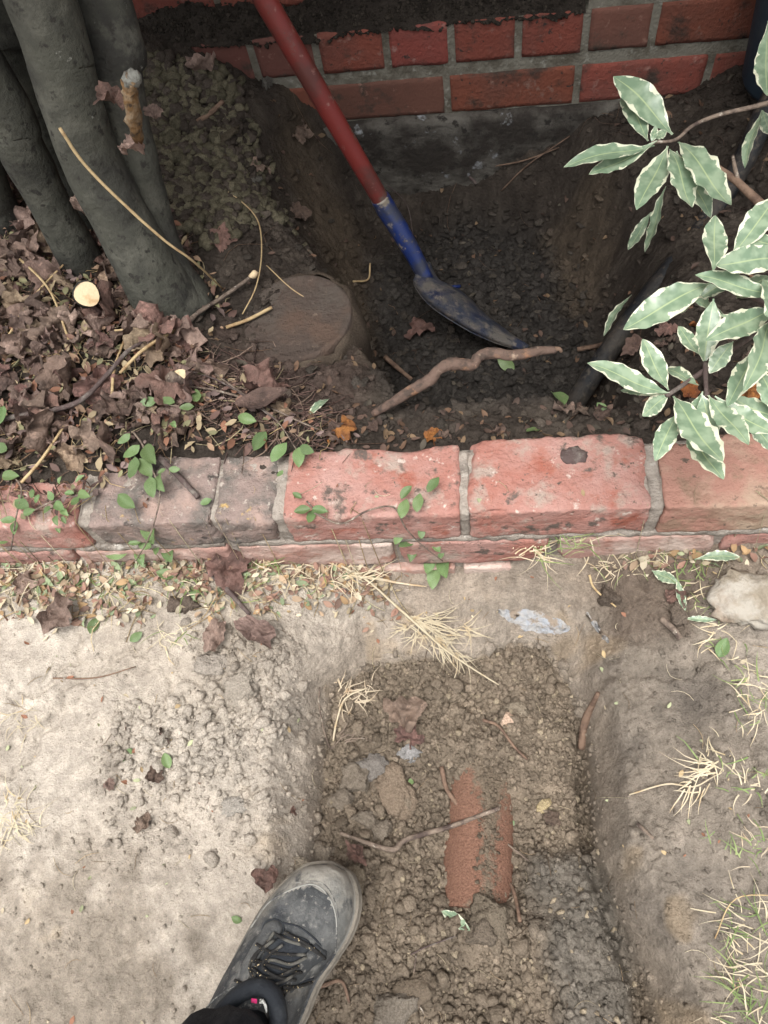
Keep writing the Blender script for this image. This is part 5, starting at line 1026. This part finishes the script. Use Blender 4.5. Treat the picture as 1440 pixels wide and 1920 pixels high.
# ------------------------------------------------------------------ green sprigs
SM = []
for k in range(4):
    V, Fc = oval(k + 40, 1.3, (8, 4), .62); o = mk('leaf', V, Fc, 'green_leaf'); SM.append(o.data); C.objects.unlink(o)
def sprig(stems, leaves, label, zoff=.02, lw=24, name='green_sprig'):
    p0 = g(*stems[0][0][:2], zoff); root = tag(empty(name, p0), label, 'sprig')
    for st in stems:
        P = [g(a, b, zoff) - p0 for a, b in st]; V, Fc = tube(P, [.0015, .0009], 6, 0, 5); mk('stem', V, Fc, 'twig_grey', root)
    allp = [q for st in stems for q in st]
    for q in leaves:
        a, b, ln = q[:3]
        if len(q) > 3: ang = q[3]
        else:
            n_ = min(allp, key=lambda s: (s[0] - a) ** 2 + (s[1] - b) ** 2); ang = math.atan2(-(b - n_[1]), a - n_[0]) if (abs(b - n_[1]) + abs(a - n_[0])) > 6 else random.uniform(0, 6)
        z_ = g(a, b, zoff + .004).z + random.uniform(-.003, .003); B = at(a - math.cos(ang) * ln / 2, b + math.sin(ang) * ln / 2, z_); z_ += random.uniform(-.004, .006)
        T = at(a + math.cos(ang) * ln / 2, b - math.sin(ang) * ln / 2, z_)
        place_leaf(SM[random.randrange(4)], B, T, (T - B).length * .88, root, up=Vector((random.uniform(-.3, .3), random.uniform(-.5, .1), 1)))
    return root
sprig([[(590, 962), (640, 968), (690, 958), (738, 952), (760, 975), (790, 1008), (830, 1040)]], [(762, 923, 32), (812, 908, 36), (784, 942, 36, 1.4), (757, 953, 38, 1.3), (747, 1007, 32), (790, 998, 26), (763, 1018, 34), (773, 1035, 36, 4.5), (817, 1025, 26), (827, 1038, 22), (805, 1058, 38, 4.4), (833, 1065, 40, 4.9), (813, 1082, 46, 4.6)], 'bright green sprig lying down the front of the red kerb brick', .012)
sprig([[(575, 940), (586, 952), (590, 960)]], [(557, 929, 20), (567, 957, 32, 3.3), (600, 957, 30, -.2), (583, 969, 26, 4.4)], 'small green three leaf sprig on the edge of the red kerb brick', .010)
sprig([[(400, 700), (470, 750), (520, 790), (560, 850)]], [(461, 785, 36, 2.9), (487, 827, 42, 1.0), (523, 847, 46, .9), (560, 857, 38, 4.7), (575, 843, 28, -.4), (525, 888, 16)], 'green sprig hanging at the joint between the grey and red kerb bricks', .014)
sprig([[(250, 810), (268, 835), (275, 860), (290, 890), (300, 930), (285, 985), (258, 1035)]], [(233, 823, 30), (247, 847, 38, 3.8), (282, 853, 40, 5.2), (250, 878, 42, 4.5), (272, 877, 42, 5.3), (298, 903, 34, 5.0), (283, 913, 40, 4.9), (237, 940, 40, 2.5), (303, 883, 18), (327, 880, 22, 0), (283, 997, 48, 4.9), (217, 1037, 46, 3.2), (253, 1017, 26, 3.3), (272, 1022, 28, -.3), (293, 1027, 28, 4.7), (315, 1037, 36, 5.0), (263, 1043, 32, 4.9)], 'leafy green sprig trailing over the grey kerb brick left of the crack', .020)
sprig([[(250, 740), (300, 757), (360, 765)]], [(280, 753, 32, .1), (315, 752, 28, -.3), (368, 743, 24, 1.6), (350, 763, 28, 3.2), (325, 795, 14)], 'row of small green leaves beside the star shaped pink leaf', .022)
sprig([[(10, 880), (40, 915), (30, 970), (25, 1015)]], [(20, 893, 32, 0), (40, 945, 30, 2.6), (15, 975, 30, 3.2), (28, 990, 26, 4.6), (3, 1015, 24), (55, 960, 24)], 'green sprig at the far left end of the kerb', .018)
sprig([[(60, 960), (100, 940), (150, 925), (160, 890)]], [(70, 935, 18), (95, 930, 20), (88, 955, 18), (112, 950, 24), (105, 975, 20), (110, 990, 20), (120, 960, 18), (140, 940, 20), (158, 928, 24), (130, 925, 18), (112, 900, 16), (150, 898, 22), (60, 925, 18), (40, 935, 18), (120, 975, 16)], 'creeping weed with tiny green leaves near the left end of the kerb', .012, name='creeping_weed')
sprig([[(0, 760), (-20, 770), (-30, 820)]], [(3, 778, 34, 1.4), (4, 840, 24)], 'single bright green sprig at the left edge of the litter', .03)
for a, b, s_, lab in [(377, 948, 15, 'small oval green leaf on the grey brick left of the crack'), (135, 1080, 24, 'pale green oval leaf in the litter in front of the kerb'), (162, 1080, 20, 'pale green leaf beside the oval one in front of the kerb'), (372, 1100, 22, 'round pale green leaf under the kerb crack'), (245, 1203, 18, 'mint green leaf on the pale crust'), (250, 1403, 18, 'mint green leaf on the dry broken heap'), (320, 1442, 20, 'mint green leaf low on the dry broken heap'), (172, 1190, 22, 'green leaf at the edge of the straw below the kerb'), (965, 693, 24, 'green leaf on the gravel deep in the hole, just under the thick crooked root'), (1036, 742, 34, 'green leaf at the front of the hole near the black pipe'), (1137, 778, 18, 'mint green leaf on the soil behind the red kerb brick'), (985, 812, 20, 'green leaf on the soil lip behind the broken edged brick'), (770, 1462, 12, 'tiny green leaf above the largest clod'), (965, 1540, 18, 'green leaf scrap right of the clay pipe'), (455, 1728, 14, 'tiny green leaf against the side of the shoe'), (328, 1084, 22, 'pale leaf standing in the straw left of the kerb crack'), (1348, 1232, 26, 'yellow green leaf on the clay at the right')]:
    drop(a, b, s_ * 1.3, None, lab, mesh=SM[a % 4], name='green_leaf', tilt=.2)
def green_long(a, b, c_, d_, w_, lab, dz=.008):
    B = g(a, b, dz); T = g(c_, d_, dz); o = place_leaf(LL[(a + b) % 7], B, T, w_ / FPX * 1.05, None, 'fallen_leaf'); tag(o, lab, 'leaf')
green_long(1302, 1048, 1388, 1043, 22, 'pale wavy leaf lying along the foot of the kerb at the right'); green_long(1222, 1070, 1270, 1095, 24, 'green wavy leaf fallen on the dark earth at the right'); green_long(1268, 1085, 1285, 1145, 16, 'narrow curled green leaf beside the small red brown leaf')
green_long(825, 1705, 882, 1745, 22, 'pale green torn leaf below the clay pipe'); green_long(618, 745, 578, 775, 18, 'pale lime torn leaf on the soil behind the red kerb brick'); green_long(1282, 1160, 1345, 1162, 12, 'pale narrow leaf blade near the mortar stained stone')

# ------------------------------------------------------------------ grass tufts
def blade_(p, d, L_, w_, droop, V, Fc, n=7):
    s = d.cross(Vector((0, 0, 1))); s = s.normalized() if s.length > .01 else Vector((1, 0, 0)); o = len(V)
    bn = random.gauss(0, .35) * L_; kn = random.uniform(.3, .8); kb_ = random.gauss(0, .35) * L_
    for i in range(n + 1):
        t = i / n; q = p + d * (L_ * t) + Vector((0, 0, -droop * L_ * t * t)) + s * (bn * t * t + kb_ * max(0, t - kn)); hw = w_ * (1 - t ** 2 * .85) * .5
        V.append(q - s * hw); V.append(q + s * hw); 
    for i in range(n): Fc.append((o + 2 * i, o + 2 * i + 1, o + 2 * i + 3, o + 2 * i + 2))
def tuft(px, py, n, Lp, dirs, label, green=.25, up=.35, spread=2.0, name='grass_tuft', lean=0.0, P=None, w_=.0016):
    p = P or g(px, py); sc_ = 1 / FPX * 1.05; root = tag(empty(name, p), label, 'grass tuft')
    for kind, m, fr in (('dry_blades', 'straw', 1 - green), ('green_blades', 'grass', green)):
        V = []; Fc = []; k_ = int(n * fr)
        for i in range(k_):
            a = dirs + random.gauss(0, spread); L_ = random.uniform(.4, 1.1) * Lp * sc_
            d = Vector((math.cos(a), math.sin(a), random.uniform(.02, 1) * up)).normalized()
            q0 = Vector((random.gauss(0, .016), random.gauss(0, .013), 0)); q0.z = max(-.004, hz(p.x + q0.x, p.y + q0.y) - p.z)
            blade_(q0, d, L_, w_ * random.uniform(.6, 1.3), random.uniform(.05, .45), V, Fc)
        if V and k_ > 3: mk(kind, V, Fc, m, root)['kind'] = 'stuff'
    return root
TU = [(490, 1048, 40, 90, 1.2, 'grass tuft of green and straw blades against the kerb, right of the crack', .5), (560, 1075, 46, 100, 0.1, 'straw tuft at the foot of the red kerb brick', .08), (625, 1060, 44, 100, .0, 'dry tuft pointing right along the kerb foot', .1), (215, 1110, 40, 100, -.3, 'green and straw tuft in the litter below the far left kerb bricks', .5),
 (60, 1080, 40, 100, -.2, 'straw tuft below the far left end of the kerb', .2), (345, 1090, 34, 80, 1.0, 'green tuft just left of the kerb crack', .55), (1000, 1020, 44, 90, .5, 'straw and green tuft on the kerb face above the trench head', .35), (1085, 1005, 26, 80, .6, 'green stalked tuft growing from the kerb joint', .6),
 (1290, 1080, 22, 60, 1.0, 'small green tuft on the dark earth at the right', .8), (1320, 1130, 26, 70, -.6, 'green tuft next to the mortar stained stone', .6), (1385, 1125, 20, 60, 2.2, 'thin tuft under the mortar stained stone', .5), (1345, 1195, 36, 70, -1.4, 'pale straw tuft below the mortar stained stone', .3),
 (1410, 1265, 40, 80, -1.2, 'straw tuft at the right edge, level with the trench head', .35), (1428, 1340, 44, 80, -1.5, 'bleached tuft at the right edge, below the first straw one', .25), (1350, 1430, 46, 80, 3.4, 'dead straw tuft with bare roots on the right bank', .12), (1415, 1480, 40, 60, -.5, 'pale green tuft beside the dead straw tuft', .45),
 (1405, 1590, 46, 70, 2.0, 'green tuft on the right bank, level with the clay pipe', .6), (1420, 1740, 60, 110, 2.5, 'large straw and green tuft at the right edge', .4), (1405, 1830, 50, 90, 3.0, 'straw tuft at the lower right', .3), (1425, 1900, 60, 110, 2.2, 'darker green tuft in the bottom right corner', .75),
 (25, 1540, 60, 60, 0, 'flattened pale straw tuft at the left edge of the crust', .0), (35, 1350, 20, 60, -1.2, 'wisp of straw at the left edge of the crust', .0), (330, 1190, 22, 60, -2, 'pale wisp on the crust left of the pair of leaves', .25), (1130, 1060, 26, 60, -.6, 'wisp of straw at the kerb foot above the white crust', .2), (1240, 1040, 22, 60, .6, 'green wisp at the kerb foot under the shrub', .6), (130, 1110, 30, 90, 0.2, 'straw wisp between the two far left tufts', .3), (440, 1100, 26, 80, -.3, 'yellowed tuft beside the large red brown leaf', .3)]
for a, b, n_, L_, d_, lab, gr in TU: tuft(a, b, int(n_ * (.75 if a > 1300 else 1)), L_ * (.62 if a > 1300 else .85), d_, lab, gr, spread=1.7, up=.7)
def runner(pts, sprays, label, m='straw', r=.0016):
    P = [g(a, b, dz) for a, b, dz in pts]; p0 = P[0]; root = tag(empty('grass_runner', p0), label, 'dry grass')
    V, Fc = tube([q - p0 for q in P], [r, r * 1.2, r * .6], 6, .25, 6); mk('runner_stem', V, Fc, m, root)
    V = []; Fc = []
    for a, b, n_, d0, sp_, L_ in sprays:
        q = g(a, b, .01) - p0
        for k in range(n_):
            an = d0 + random.gauss(0, sp_); d = Vector((math.cos(an), math.sin(an), random.uniform(-.1, .45))).normalized()
            blade_(q + Vector((random.gauss(0, .005), random.gauss(0, .005), 0)), d, random.uniform(.4, 1) * L_ / FPX * 1.1, .0017, random.uniform(0, .3), V, Fc)
    mk('blades', V, Fc, m, root)['kind'] = 'stuff'; return root
runner([(640, 1062, .01), (690, 1090, .012), (735, 1130, .014), (780, 1170, .02), (830, 1215, .025), (880, 1250, .03), (935, 1284, .02)], [(775, 1165, 20, -.1, .5, 120), (800, 1165, 14, -.2, .4, 100), (815, 1195, 18, -.4, .7, 90), (785, 1190, 14, -1.7, .9, 55), (835, 1215, 14, -.9, .9, 60), (765, 1175, 10, 2.8, 1.0, 40), (870, 1175, 10, -.5, .7, 70), (860, 1230, 8, -.6, .3, 60)], 'dry grass runner hanging from the kerb foot over the trench head')
runner([(650, 1080, .012), (700, 1085, .014), (760, 1095, .012), (800, 1100, .01)], [(680, 1080, 14, .1, .3, 80), (650, 1078, 10, -.3, .5, 60)], 'straight dry runner along the kerb foot')
runner([(625, 1390, .01), (632, 1350, .012), (648, 1310, .014), (690, 1290, .016)], [(650, 1300, 9, .3, .7, 60), (668, 1312, 8, .0, .9, 50), (645, 1325, 8, -.6, 1.2, 40), (640, 1290, 6, 1.6, .9, 40), (690, 1295, 6, .4, .9, 45)], 'pale branching root clump on the left wall of the trench', r=.0014)
runner([(1180, 1490, .004), (1250, 1470, .008), (1300, 1475, .008), (1340, 1455, .008)], [(1300, 1470, 10, -2.2, .7, 60), (1340, 1440, 12, 3.4, .7, 70)], 'thin bleached root trailing from the dead straw tuft', r=.0010)
runner([(600, 1290, .004), (600, 1330, .004), (618, 1400, .01), (640, 1385, .008), (700, 1345, .006)], [(640, 1385, 6, .5, .3, 80)], 'thin grey rootlets at the left wall of the trench', 'twig_grey', .001)

# ------------------------------------------------------------------ person: shoe and leg at the bottom edge
gz = -.150
toe = at(613, 1621, gz + .03); bk_ = at(462, 1918, gz + .03); ud = (bk_ - toe); ud.z = 0; ud.normalize(); vd = Vector((-ud.y, ud.x, 0))
LO = [(612, 1619), (580, 1622), (560, 1632), (527, 1660), (490, 1705), (455, 1765), (432, 1812), (400, 1860), (367, 1917)]
RO = [(612, 1619), (632, 1624), (652, 1640), (664, 1672), (664, 1710), (650, 1755), (622, 1800), (590, 1847), (562, 1915)]
def uv(px, py, z):
    p = at(px, py, z) - toe; return (p.x * ud.x + p.y * ud.y, p.x * vd.x + p.y * vd.y)
OUT = [Vector((*uv(a, b, gz + .03), 0)) for a, b in LO[::-1] + [(632, 1624)] + RO[2:]]
OUT = catmull(OUT, 8); ou = np.array([q.x for q in OUT]); ov = np.array([q.y for q in OUT])
U0 = float(ou.min()); LIM = float(min(ou[0], ou[-1])) - .002; UE = U0 + .300
tu = U0 + (LIM - U0) * np.linspace(0, 1, 160) ** 1.7; tl = []; th_ = []
for u in tu:
    vs = []
    for i in range(len(ou) - 1):
        if (ou[i] - u) * (ou[i + 1] - u) <= 0 and ou[i] != ou[i + 1]:
            f = (u - ou[i]) / (ou[i + 1] - ou[i]); vs.append(ov[i] + (ov[i + 1] - ov[i]) * f)
    tl.append(min(vs) if vs else ov[ou.argmin()]); th_.append(max(vs) if vs else ov[ou.argmin()])
SGN = 1
def edge(u, side):
    if u <= LIM: return float(np.interp(u, tu, tl if side < 0 else th_))
    cl = (tl[-1] + th_[-1]) / 2; hw = (th_[-1] - tl[-1]) / 2; t = (u - LIM) / (UE - LIM)
    return cl + side * hw * (1 - .15 * t) * math.sqrt(max(0, 1 - max(0, (t - .55) / .45) ** 2.4))
def top_h(u):
    return float(np.interp(u - U0, [0, .004, .015, .035, .07, .10, .13, .16, .19, .24, .30], [.010, .026, .036, .042, .046, .054, .066, .078, .088, .088, .08]))
def shoe_z(u, v):
    a, b = edge(u, -1), edge(u, 1); c_ = (a + b) / 2; hw = max(abs(b - a) / 2, 1e-5); q = min(1, abs(v - c_) / hw)
    return gz + .026 + top_h(u) * max(0, 1 - q ** 2.3) ** .55
def shoe_hit(px, py, off=.0):
    r = ray(px, py)
    for t in np.linspace(.75, 1.2, 900):
        p = Vector((r[0] * t, r[1] * t, CAMH + r[2] * t)); q = p - toe; u = q.x * ud.x + q.y * ud.y; v = q.x * vd.x + q.y * vd.y
        if U0 < u < UE:
            a, b = sorted((edge(u, -1), edge(u, 1)))
            if a < v < b and p.z < shoe_z(u, v) + off: return p
    return at(px, py, gz + .03)
def sw(u, v, z): return Vector((toe.x + ud.x * u + vd.x * v, toe.y + ud.y * u + vd.y * v, z))
person = tag(empty('person', sw(U0 + .2, 0, gz)), 'person in dark trousers standing with one dusty black laced shoe at the trench edge', 'person')
pp_ = person.location.copy()
shoe = mk('shoe', [(0, 0, 0)], [], None, person) if False else None
us = np.concatenate([U0 + .0006 + .03 * np.linspace(0, 1, 14) ** 1.8, np.linspace(U0 + .034, UE - .03, 60), UE - .03 + .0298 * np.linspace(.1, 1, 10) ** .6])
NV = 40; V = []; Q = []
for u in us:
    a, b = sorted((edge(u, -1), edge(u, 1))); c_ = (a + b) / 2; hw = (b - a) / 2
    for j in range(NV + 1):
        ph = math.pi * j / NV; q = -math.cos(ph); v = c_ + hw * q * (1 + .0); zt = shoe_z(u, v) if abs(q) < .9999 else gz + .012
        if abs(q) > .985: zt = min(zt, gz + .026)
        wr_ = mn.noise(Vector((u * 60, v * 25, 1))) * .0022 * smooth(.05, .09, u - U0) + mn.noise(Vector((u * 150, v * 150, 4))) * .0006
        cr = -.004 * math.exp(-((u - U0 - .088 - .05 * q * .2) / .004) ** 2) * (1 - q * q) - .003 * math.exp(-((u - U0 - .102) / .004) ** 2) * (1 - q * q)
        V.append(sw(u, v, zt + (wr_ + cr) * (1 if abs(q) < .98 else 0)) - pp_); Q.append((u, v))
ins = [uv_ for uv_ in [tuple((lambda p: ((p - toe).x * ud.x + (p - toe).y * ud.y, (p - toe).x * vd.x + (p - toe).y * vd.y))(shoe_hit(a, b))) for a, b in [(470, 1740), (500, 1697), (527, 1677), (565, 1661), (590, 1659), (610, 1672), (622, 1692), (630, 1720), (631, 1755), (629, 1785)]]]
insp = ins + [(U0 + .4, ins[-1][1] ), (U0 + .4, ins[0][1])]
Fm = []; Ft = []
for i in range(len(us) - 1):
    for j in range(NV):
        f = (i * (NV + 1) + j, i * (NV + 1) + j + 1, (i + 1) * (NV + 1) + j + 1, (i + 1) * (NV + 1) + j); u, v = Q[f[0]]
        sd_ = poly_sd(insp, np.array([u]), np.array([v]))[0]
        (Ft if (sd_ > 0 and u < U0 + .135) else Fm).append(f)
def sub(V, Fc):
    us_ = sorted({i for f in Fc for i in f}); mp = {a: b for b, a in enumerate(us_)}; return [V[i] for i in us_], [tuple(mp[i] for i in f) for f in Fc]
V1, F1 = sub(V, Fm); shoe = mk('shoe', V1, F1, 'nubuck', person)
V2, F2 = sub(V, Ft); mk('toe_cap', V2, F2, 'toe_rubber', shoe)
# sole
V = []; Fc = []; ring = []
for side in (-1, 1):
    for u in (us if side < 0 else us[::-1]):
        a, b = sorted((edge(u, -1), edge(u, 1))); ring.append((u, (a if side < 0 else b) + side * .0035))
for (dz_, k_) in ((.0, 1.0), (.020, 1.0), (.024, .985), (.024, .93)):
    for u, v in ring:
        c_ = (edge(u, -1) + edge(u, 1)) / 2; V.append(sw(U0 + .15 + (u - U0 - .15) * (1.018 if k_ == 1 else 1.012 if k_ > .95 else .98), c_ + (v - c_) * k_, gz + dz_) - pp_)
nr_ = len(ring)
for l_ in range(3):
    for k in range(nr_): Fc.append((l_ * nr_ + k, l_ * nr_ + (k + 1) % nr_, (l_ + 1) * nr_ + (k + 1) % nr_, (l_ + 1) * nr_ + k))
Fc.append(tuple(range(nr_))); mk('sole', V, Fc, 'sole', shoe)
def sline(pts, r, m, nm, off=.0006, seg=6, sub_=5, par=None, loc=None):
    P = [shoe_hit(a, b, off) - pp_ for a, b in pts]; V, Fc = tube(P, r, seg, .05, sub_); return mk(nm, V, Fc, m, par or shoe)
sline([(470, 1740), (500, 1697), (527, 1677), (565, 1661), (590, 1659), (610, 1672), (622, 1692), (630, 1720), (631, 1755), (629, 1785)], .0009, 'seam', 'seam')
sline([(555, 1655), (590, 1652), (612, 1662), (628, 1690), (635, 1720)], .0005, 'seam', 'seam')
sline([(490, 1745), (497, 1730), (512, 1724), (527, 1728), (532, 1742), (530, 1752)], .0008, 'collar', 'panel_edge')
sline([(530, 1730), (560, 1738), (590, 1760), (612, 1785)], .0011, 'collar', 'panel_edge')
sline([(372, 1910), (395, 1880), (420, 1860), (440, 1850)], .0008, 'seam', 'seam')
sline([(430, 1830), (450, 1824), (468, 1822)], .0006, 'seam', 'seam')
sline([(585, 1770), (570, 1790), (563, 1805), (556, 1830)], .0016, 'collar', 'panel_edge')
sline([(560, 1845), (575, 1838), (588, 1834)], .0012, 'collar', 'panel_edge')
# eyelet stays and tongue
def patch(poly, m, nm, h=.0022, n=14):
    P = [shoe_hit(a, b, .001) for a, b in poly]; V = []; Fc = []; c_ = sum(P, Vector()) / len(P); Ps = catmull(P + [P[0]], 5)[:-1]; k_ = len(Ps)
    for l_, (s_, dz_) in enumerate(((1.0, -.001), (.99, h), (.86, h + .0008), (.45, h + .0008))):
        for p in Ps:
            q = c_.lerp(p, s_); w__ = q - toe; u = w__.x * ud.x + w__.y * ud.y; v = w__.x * vd.x + w__.y * vd.y; q.z = shoe_z(u, v) + dz_; V.append(q - pp_)
    V.append(V[-1] * 0 + (sw(*(lambda w: (w.x * ud.x + w.y * ud.y, w.x * vd.x + w.y * vd.y))(c_ - toe), 0) * 1)); cu_, cv_ = (lambda w: (w.x * ud.x + w.y * ud.y, w.x * vd.x + w.y * vd.y))(c_ - toe); V[-1] = sw(cu_, cv_, shoe_z(cu_, cv_) + h + .0008) - pp_
    for l_ in range(3):
        for k in range(k_): Fc.append((l_ * k_ + k, l_ * k_ + (k + 1) % k_, (l_ + 1) * k_ + (k + 1) % k_, (l_ + 1) * k_ + k))
    for k in range(k_): Fc.append((3 * k_ + k, 3 * k_ + (k + 1) % k_, 4 * k_))
    return mk(nm, V, Fc, m, shoe)
patch([(498, 1732), (515, 1725), (530, 1735), (520, 1760), (490, 1790), (470, 1830), (450, 1850), (452, 1815), (475, 1770)], 'nubuck', 'eyelet_stay')
patch([(592, 1768), (612, 1785), (608, 1800), (585, 1815), (565, 1840), (545, 1862), (548, 1830), (565, 1800)], 'nubuck', 'eyelet_stay')
patch([(532, 1752), (560, 1755), (582, 1768), (568, 1795), (550, 1825), (530, 1848), (500, 1848), (480, 1832), (492, 1795), (512, 1765)], 'collar', 'tongue', .003)
def lace(pts, r=.0017, off=.005): return sline(pts, [r, r], 'lace', 'lace', off, 8, 6)
lace([(517, 1752), (540, 1764), (575, 1775), (600, 1790)]); lace([(532, 1748), (560, 1762), (590, 1780), (610, 1798)])
lace([(515, 1762), (497, 1775), (478, 1790), (468, 1812), (474, 1832), (490, 1842)], off=.009); lace([(480, 1770), (510, 1786), (545, 1790), (572, 1790)])
lace([(470, 1798), (505, 1810), (540, 1820), (566, 1824)]); lace([(575, 1795), (545, 1808), (510, 1800), (478, 1810)], off=.007)
lace([(562, 1822), (535, 1838), (512, 1850), (530, 1860), (552, 1852)], off=.010); lace([(555, 1838), (520, 1832), (492, 1812), (505, 1790), (530, 1772)], off=.010)
lace([(472, 1815), (495, 1832), (525, 1830), (560, 1812)], off=.008); lace([(440, 1838), (460, 1846), (478, 1842)], off=.006); lace([(535, 1862), (528, 1885), (538, 1910)], off=.006); lace([(585, 1842), (560, 1850), (530, 1852)], off=.007)
lace([(514, 1748), (500, 1768), (482, 1788), (475, 1805)], .0018, .008)
# padded collar, sock, trouser leg
uf_, vf_ = uv(480, 1853, gz + .118); cu = uf_ + .070; uc_, cc_ = uv(474, 1905, gz + .11); ring = []
for k in range(28):
    t = 2 * math.pi * k / 28; ring.append(sw(cu - .072 * math.cos(t), cc_ + .037 * math.sin(t), gz + .106 + .010 * math.cos(t) * -1 + .006 * math.cos(2 * t)) - pp_)
V = []; Fc = []
for k in range(28):
    t_ = (ring[(k + 1) % 28] - ring[k - 1]).normalized(); n_ = t_.cross(Vector((0, 0, 1))).normalized()
    for j in range(12):
        a = 2 * math.pi * j / 12; V.append(ring[k] + n_ * math.cos(a) * .0095 + Vector((0, 0, 1)) * math.sin(a) * .014)
for k in range(28):
    for j in range(12): Fc.append((k * 12 + j, k * 12 + (j + 1) % 12, ((k + 1) % 28) * 12 + (j + 1) % 12, ((k + 1) % 28) * 12 + j))
mk('collar', V, Fc, 'collar', shoe)
V, Fc = box(0, 1, 0, 1, 0, 1)
def tab(px, py, w__, h__, m, nm):
    p = at(px, py, gz + .117); a = Vector((1, -.1, 0)).normalized(); b = Vector((.1, 1, .3)).normalized(); n_ = a.cross(b)
    V = [p + a * w__ * i + b * h__ * j + n_ * .0012 * k + a * .0006 * math.sin(i * 9 + j) - pp_ for i in (-.5, 0, .5) for j in (-.5, .5) for k in (0, 1)]
    return mk(nm, V, [(0, 4, 6, 2), (4, 8, 10, 6), (1, 3, 7, 5), (5, 7, 11, 9), (0, 1, 5, 4), (4, 5, 9, 8), (2, 6, 7, 3), (6, 10, 11, 7), (0, 2, 3, 1), (8, 9, 11, 10)], m, shoe, sm=False)
tab(477, 1876, .007, .004, 'pink', 'woven_tag'); tab(490, 1877, .004, .004, 'white_thread', 'woven_tag'); 
V, Fc = tube([at(491, 1876, gz + .12) - pp_, at(497, 1884, gz + .118) - pp_, at(500, 1898, gz + .114) - pp_], [.0018, .0014, .0008], 6, .4, 4); mk('loose_thread', V, Fc, 'white_thread', shoe)
V = []; Fc = []; lev = [(.075, .060, .034, 0), (.12, .050, .033, .0), (.17, .046, .036, .0), (.25, .048, .040, .0)]
ax_ = [Vector((0, 0, 0)), Vector((0, 0, 0))]
def loft(rows, m, nm, seg=28, fold=.004):
    V = []; Fc = []
    for i, (p, ru, rv) in enumerate(rows):
        for k in range(seg):
            t = 2 * math.pi * k / seg; f_ = fold * mn.noise(Vector((math.cos(t) * 2, math.sin(t) * 2, i * .55))) + fold * .7 * mn.noise(Vector((math.cos(t) * 5, math.sin(t) * 5, i * 1.3)))
            V.append(p + Vector((ud.x, ud.y, 0)) * (-math.cos(t) * (ru + f_)) + Vector((vd.x, vd.y, 0)) * (math.sin(t) * (rv + f_)) - pp_)
    for i in range(len(rows) - 1):
        for k in range(seg): Fc.append((i * seg + k, i * seg + (k + 1) % seg, (i + 1) * seg + (k + 1) % seg, (i + 1) * seg + k))
    Fc.append(tuple((len(rows) - 1) * seg + k for k in range(seg))); return mk(nm, V, Fc, m, person)
ank = sw(cu + .004, cc_, gz)
loft([(ank + Vector((0, 0, .07)), .060, .031), (ank + Vector((0, 0, .10)), .054, .030), (ank + Vector((0, 0, .13)), .044, .031), (ank + Vector((0, 0, .19)), .042, .034), (ank + Vector((-.004, -.004, .26)), .046, .040)], 'trouser', 'sock', fold=.003)
kn = ank + Vector((-.035, -.10, .46))
rows = []
for k in range(14):
    t = k / 13; p = (ank + Vector((-.004, -.006, .135))).lerp(kn, t); rows.append((p, .066 + .012 * t + .004 * math.sin(k * 2.1), .052 + .018 * t + .003 * math.sin(k * 1.7)))
for k in range(1, 12):
    t = k / 11; p = kn + Vector((.05, -.40, .06)) * t + Vector((0, 0, .02 * math.sin(t * 3))); rows.append((p + Vector((0, 0, .0)), .078, .075 + .01 * t))
loft(rows, 'trouser', 'trouser_leg', 28, .009)
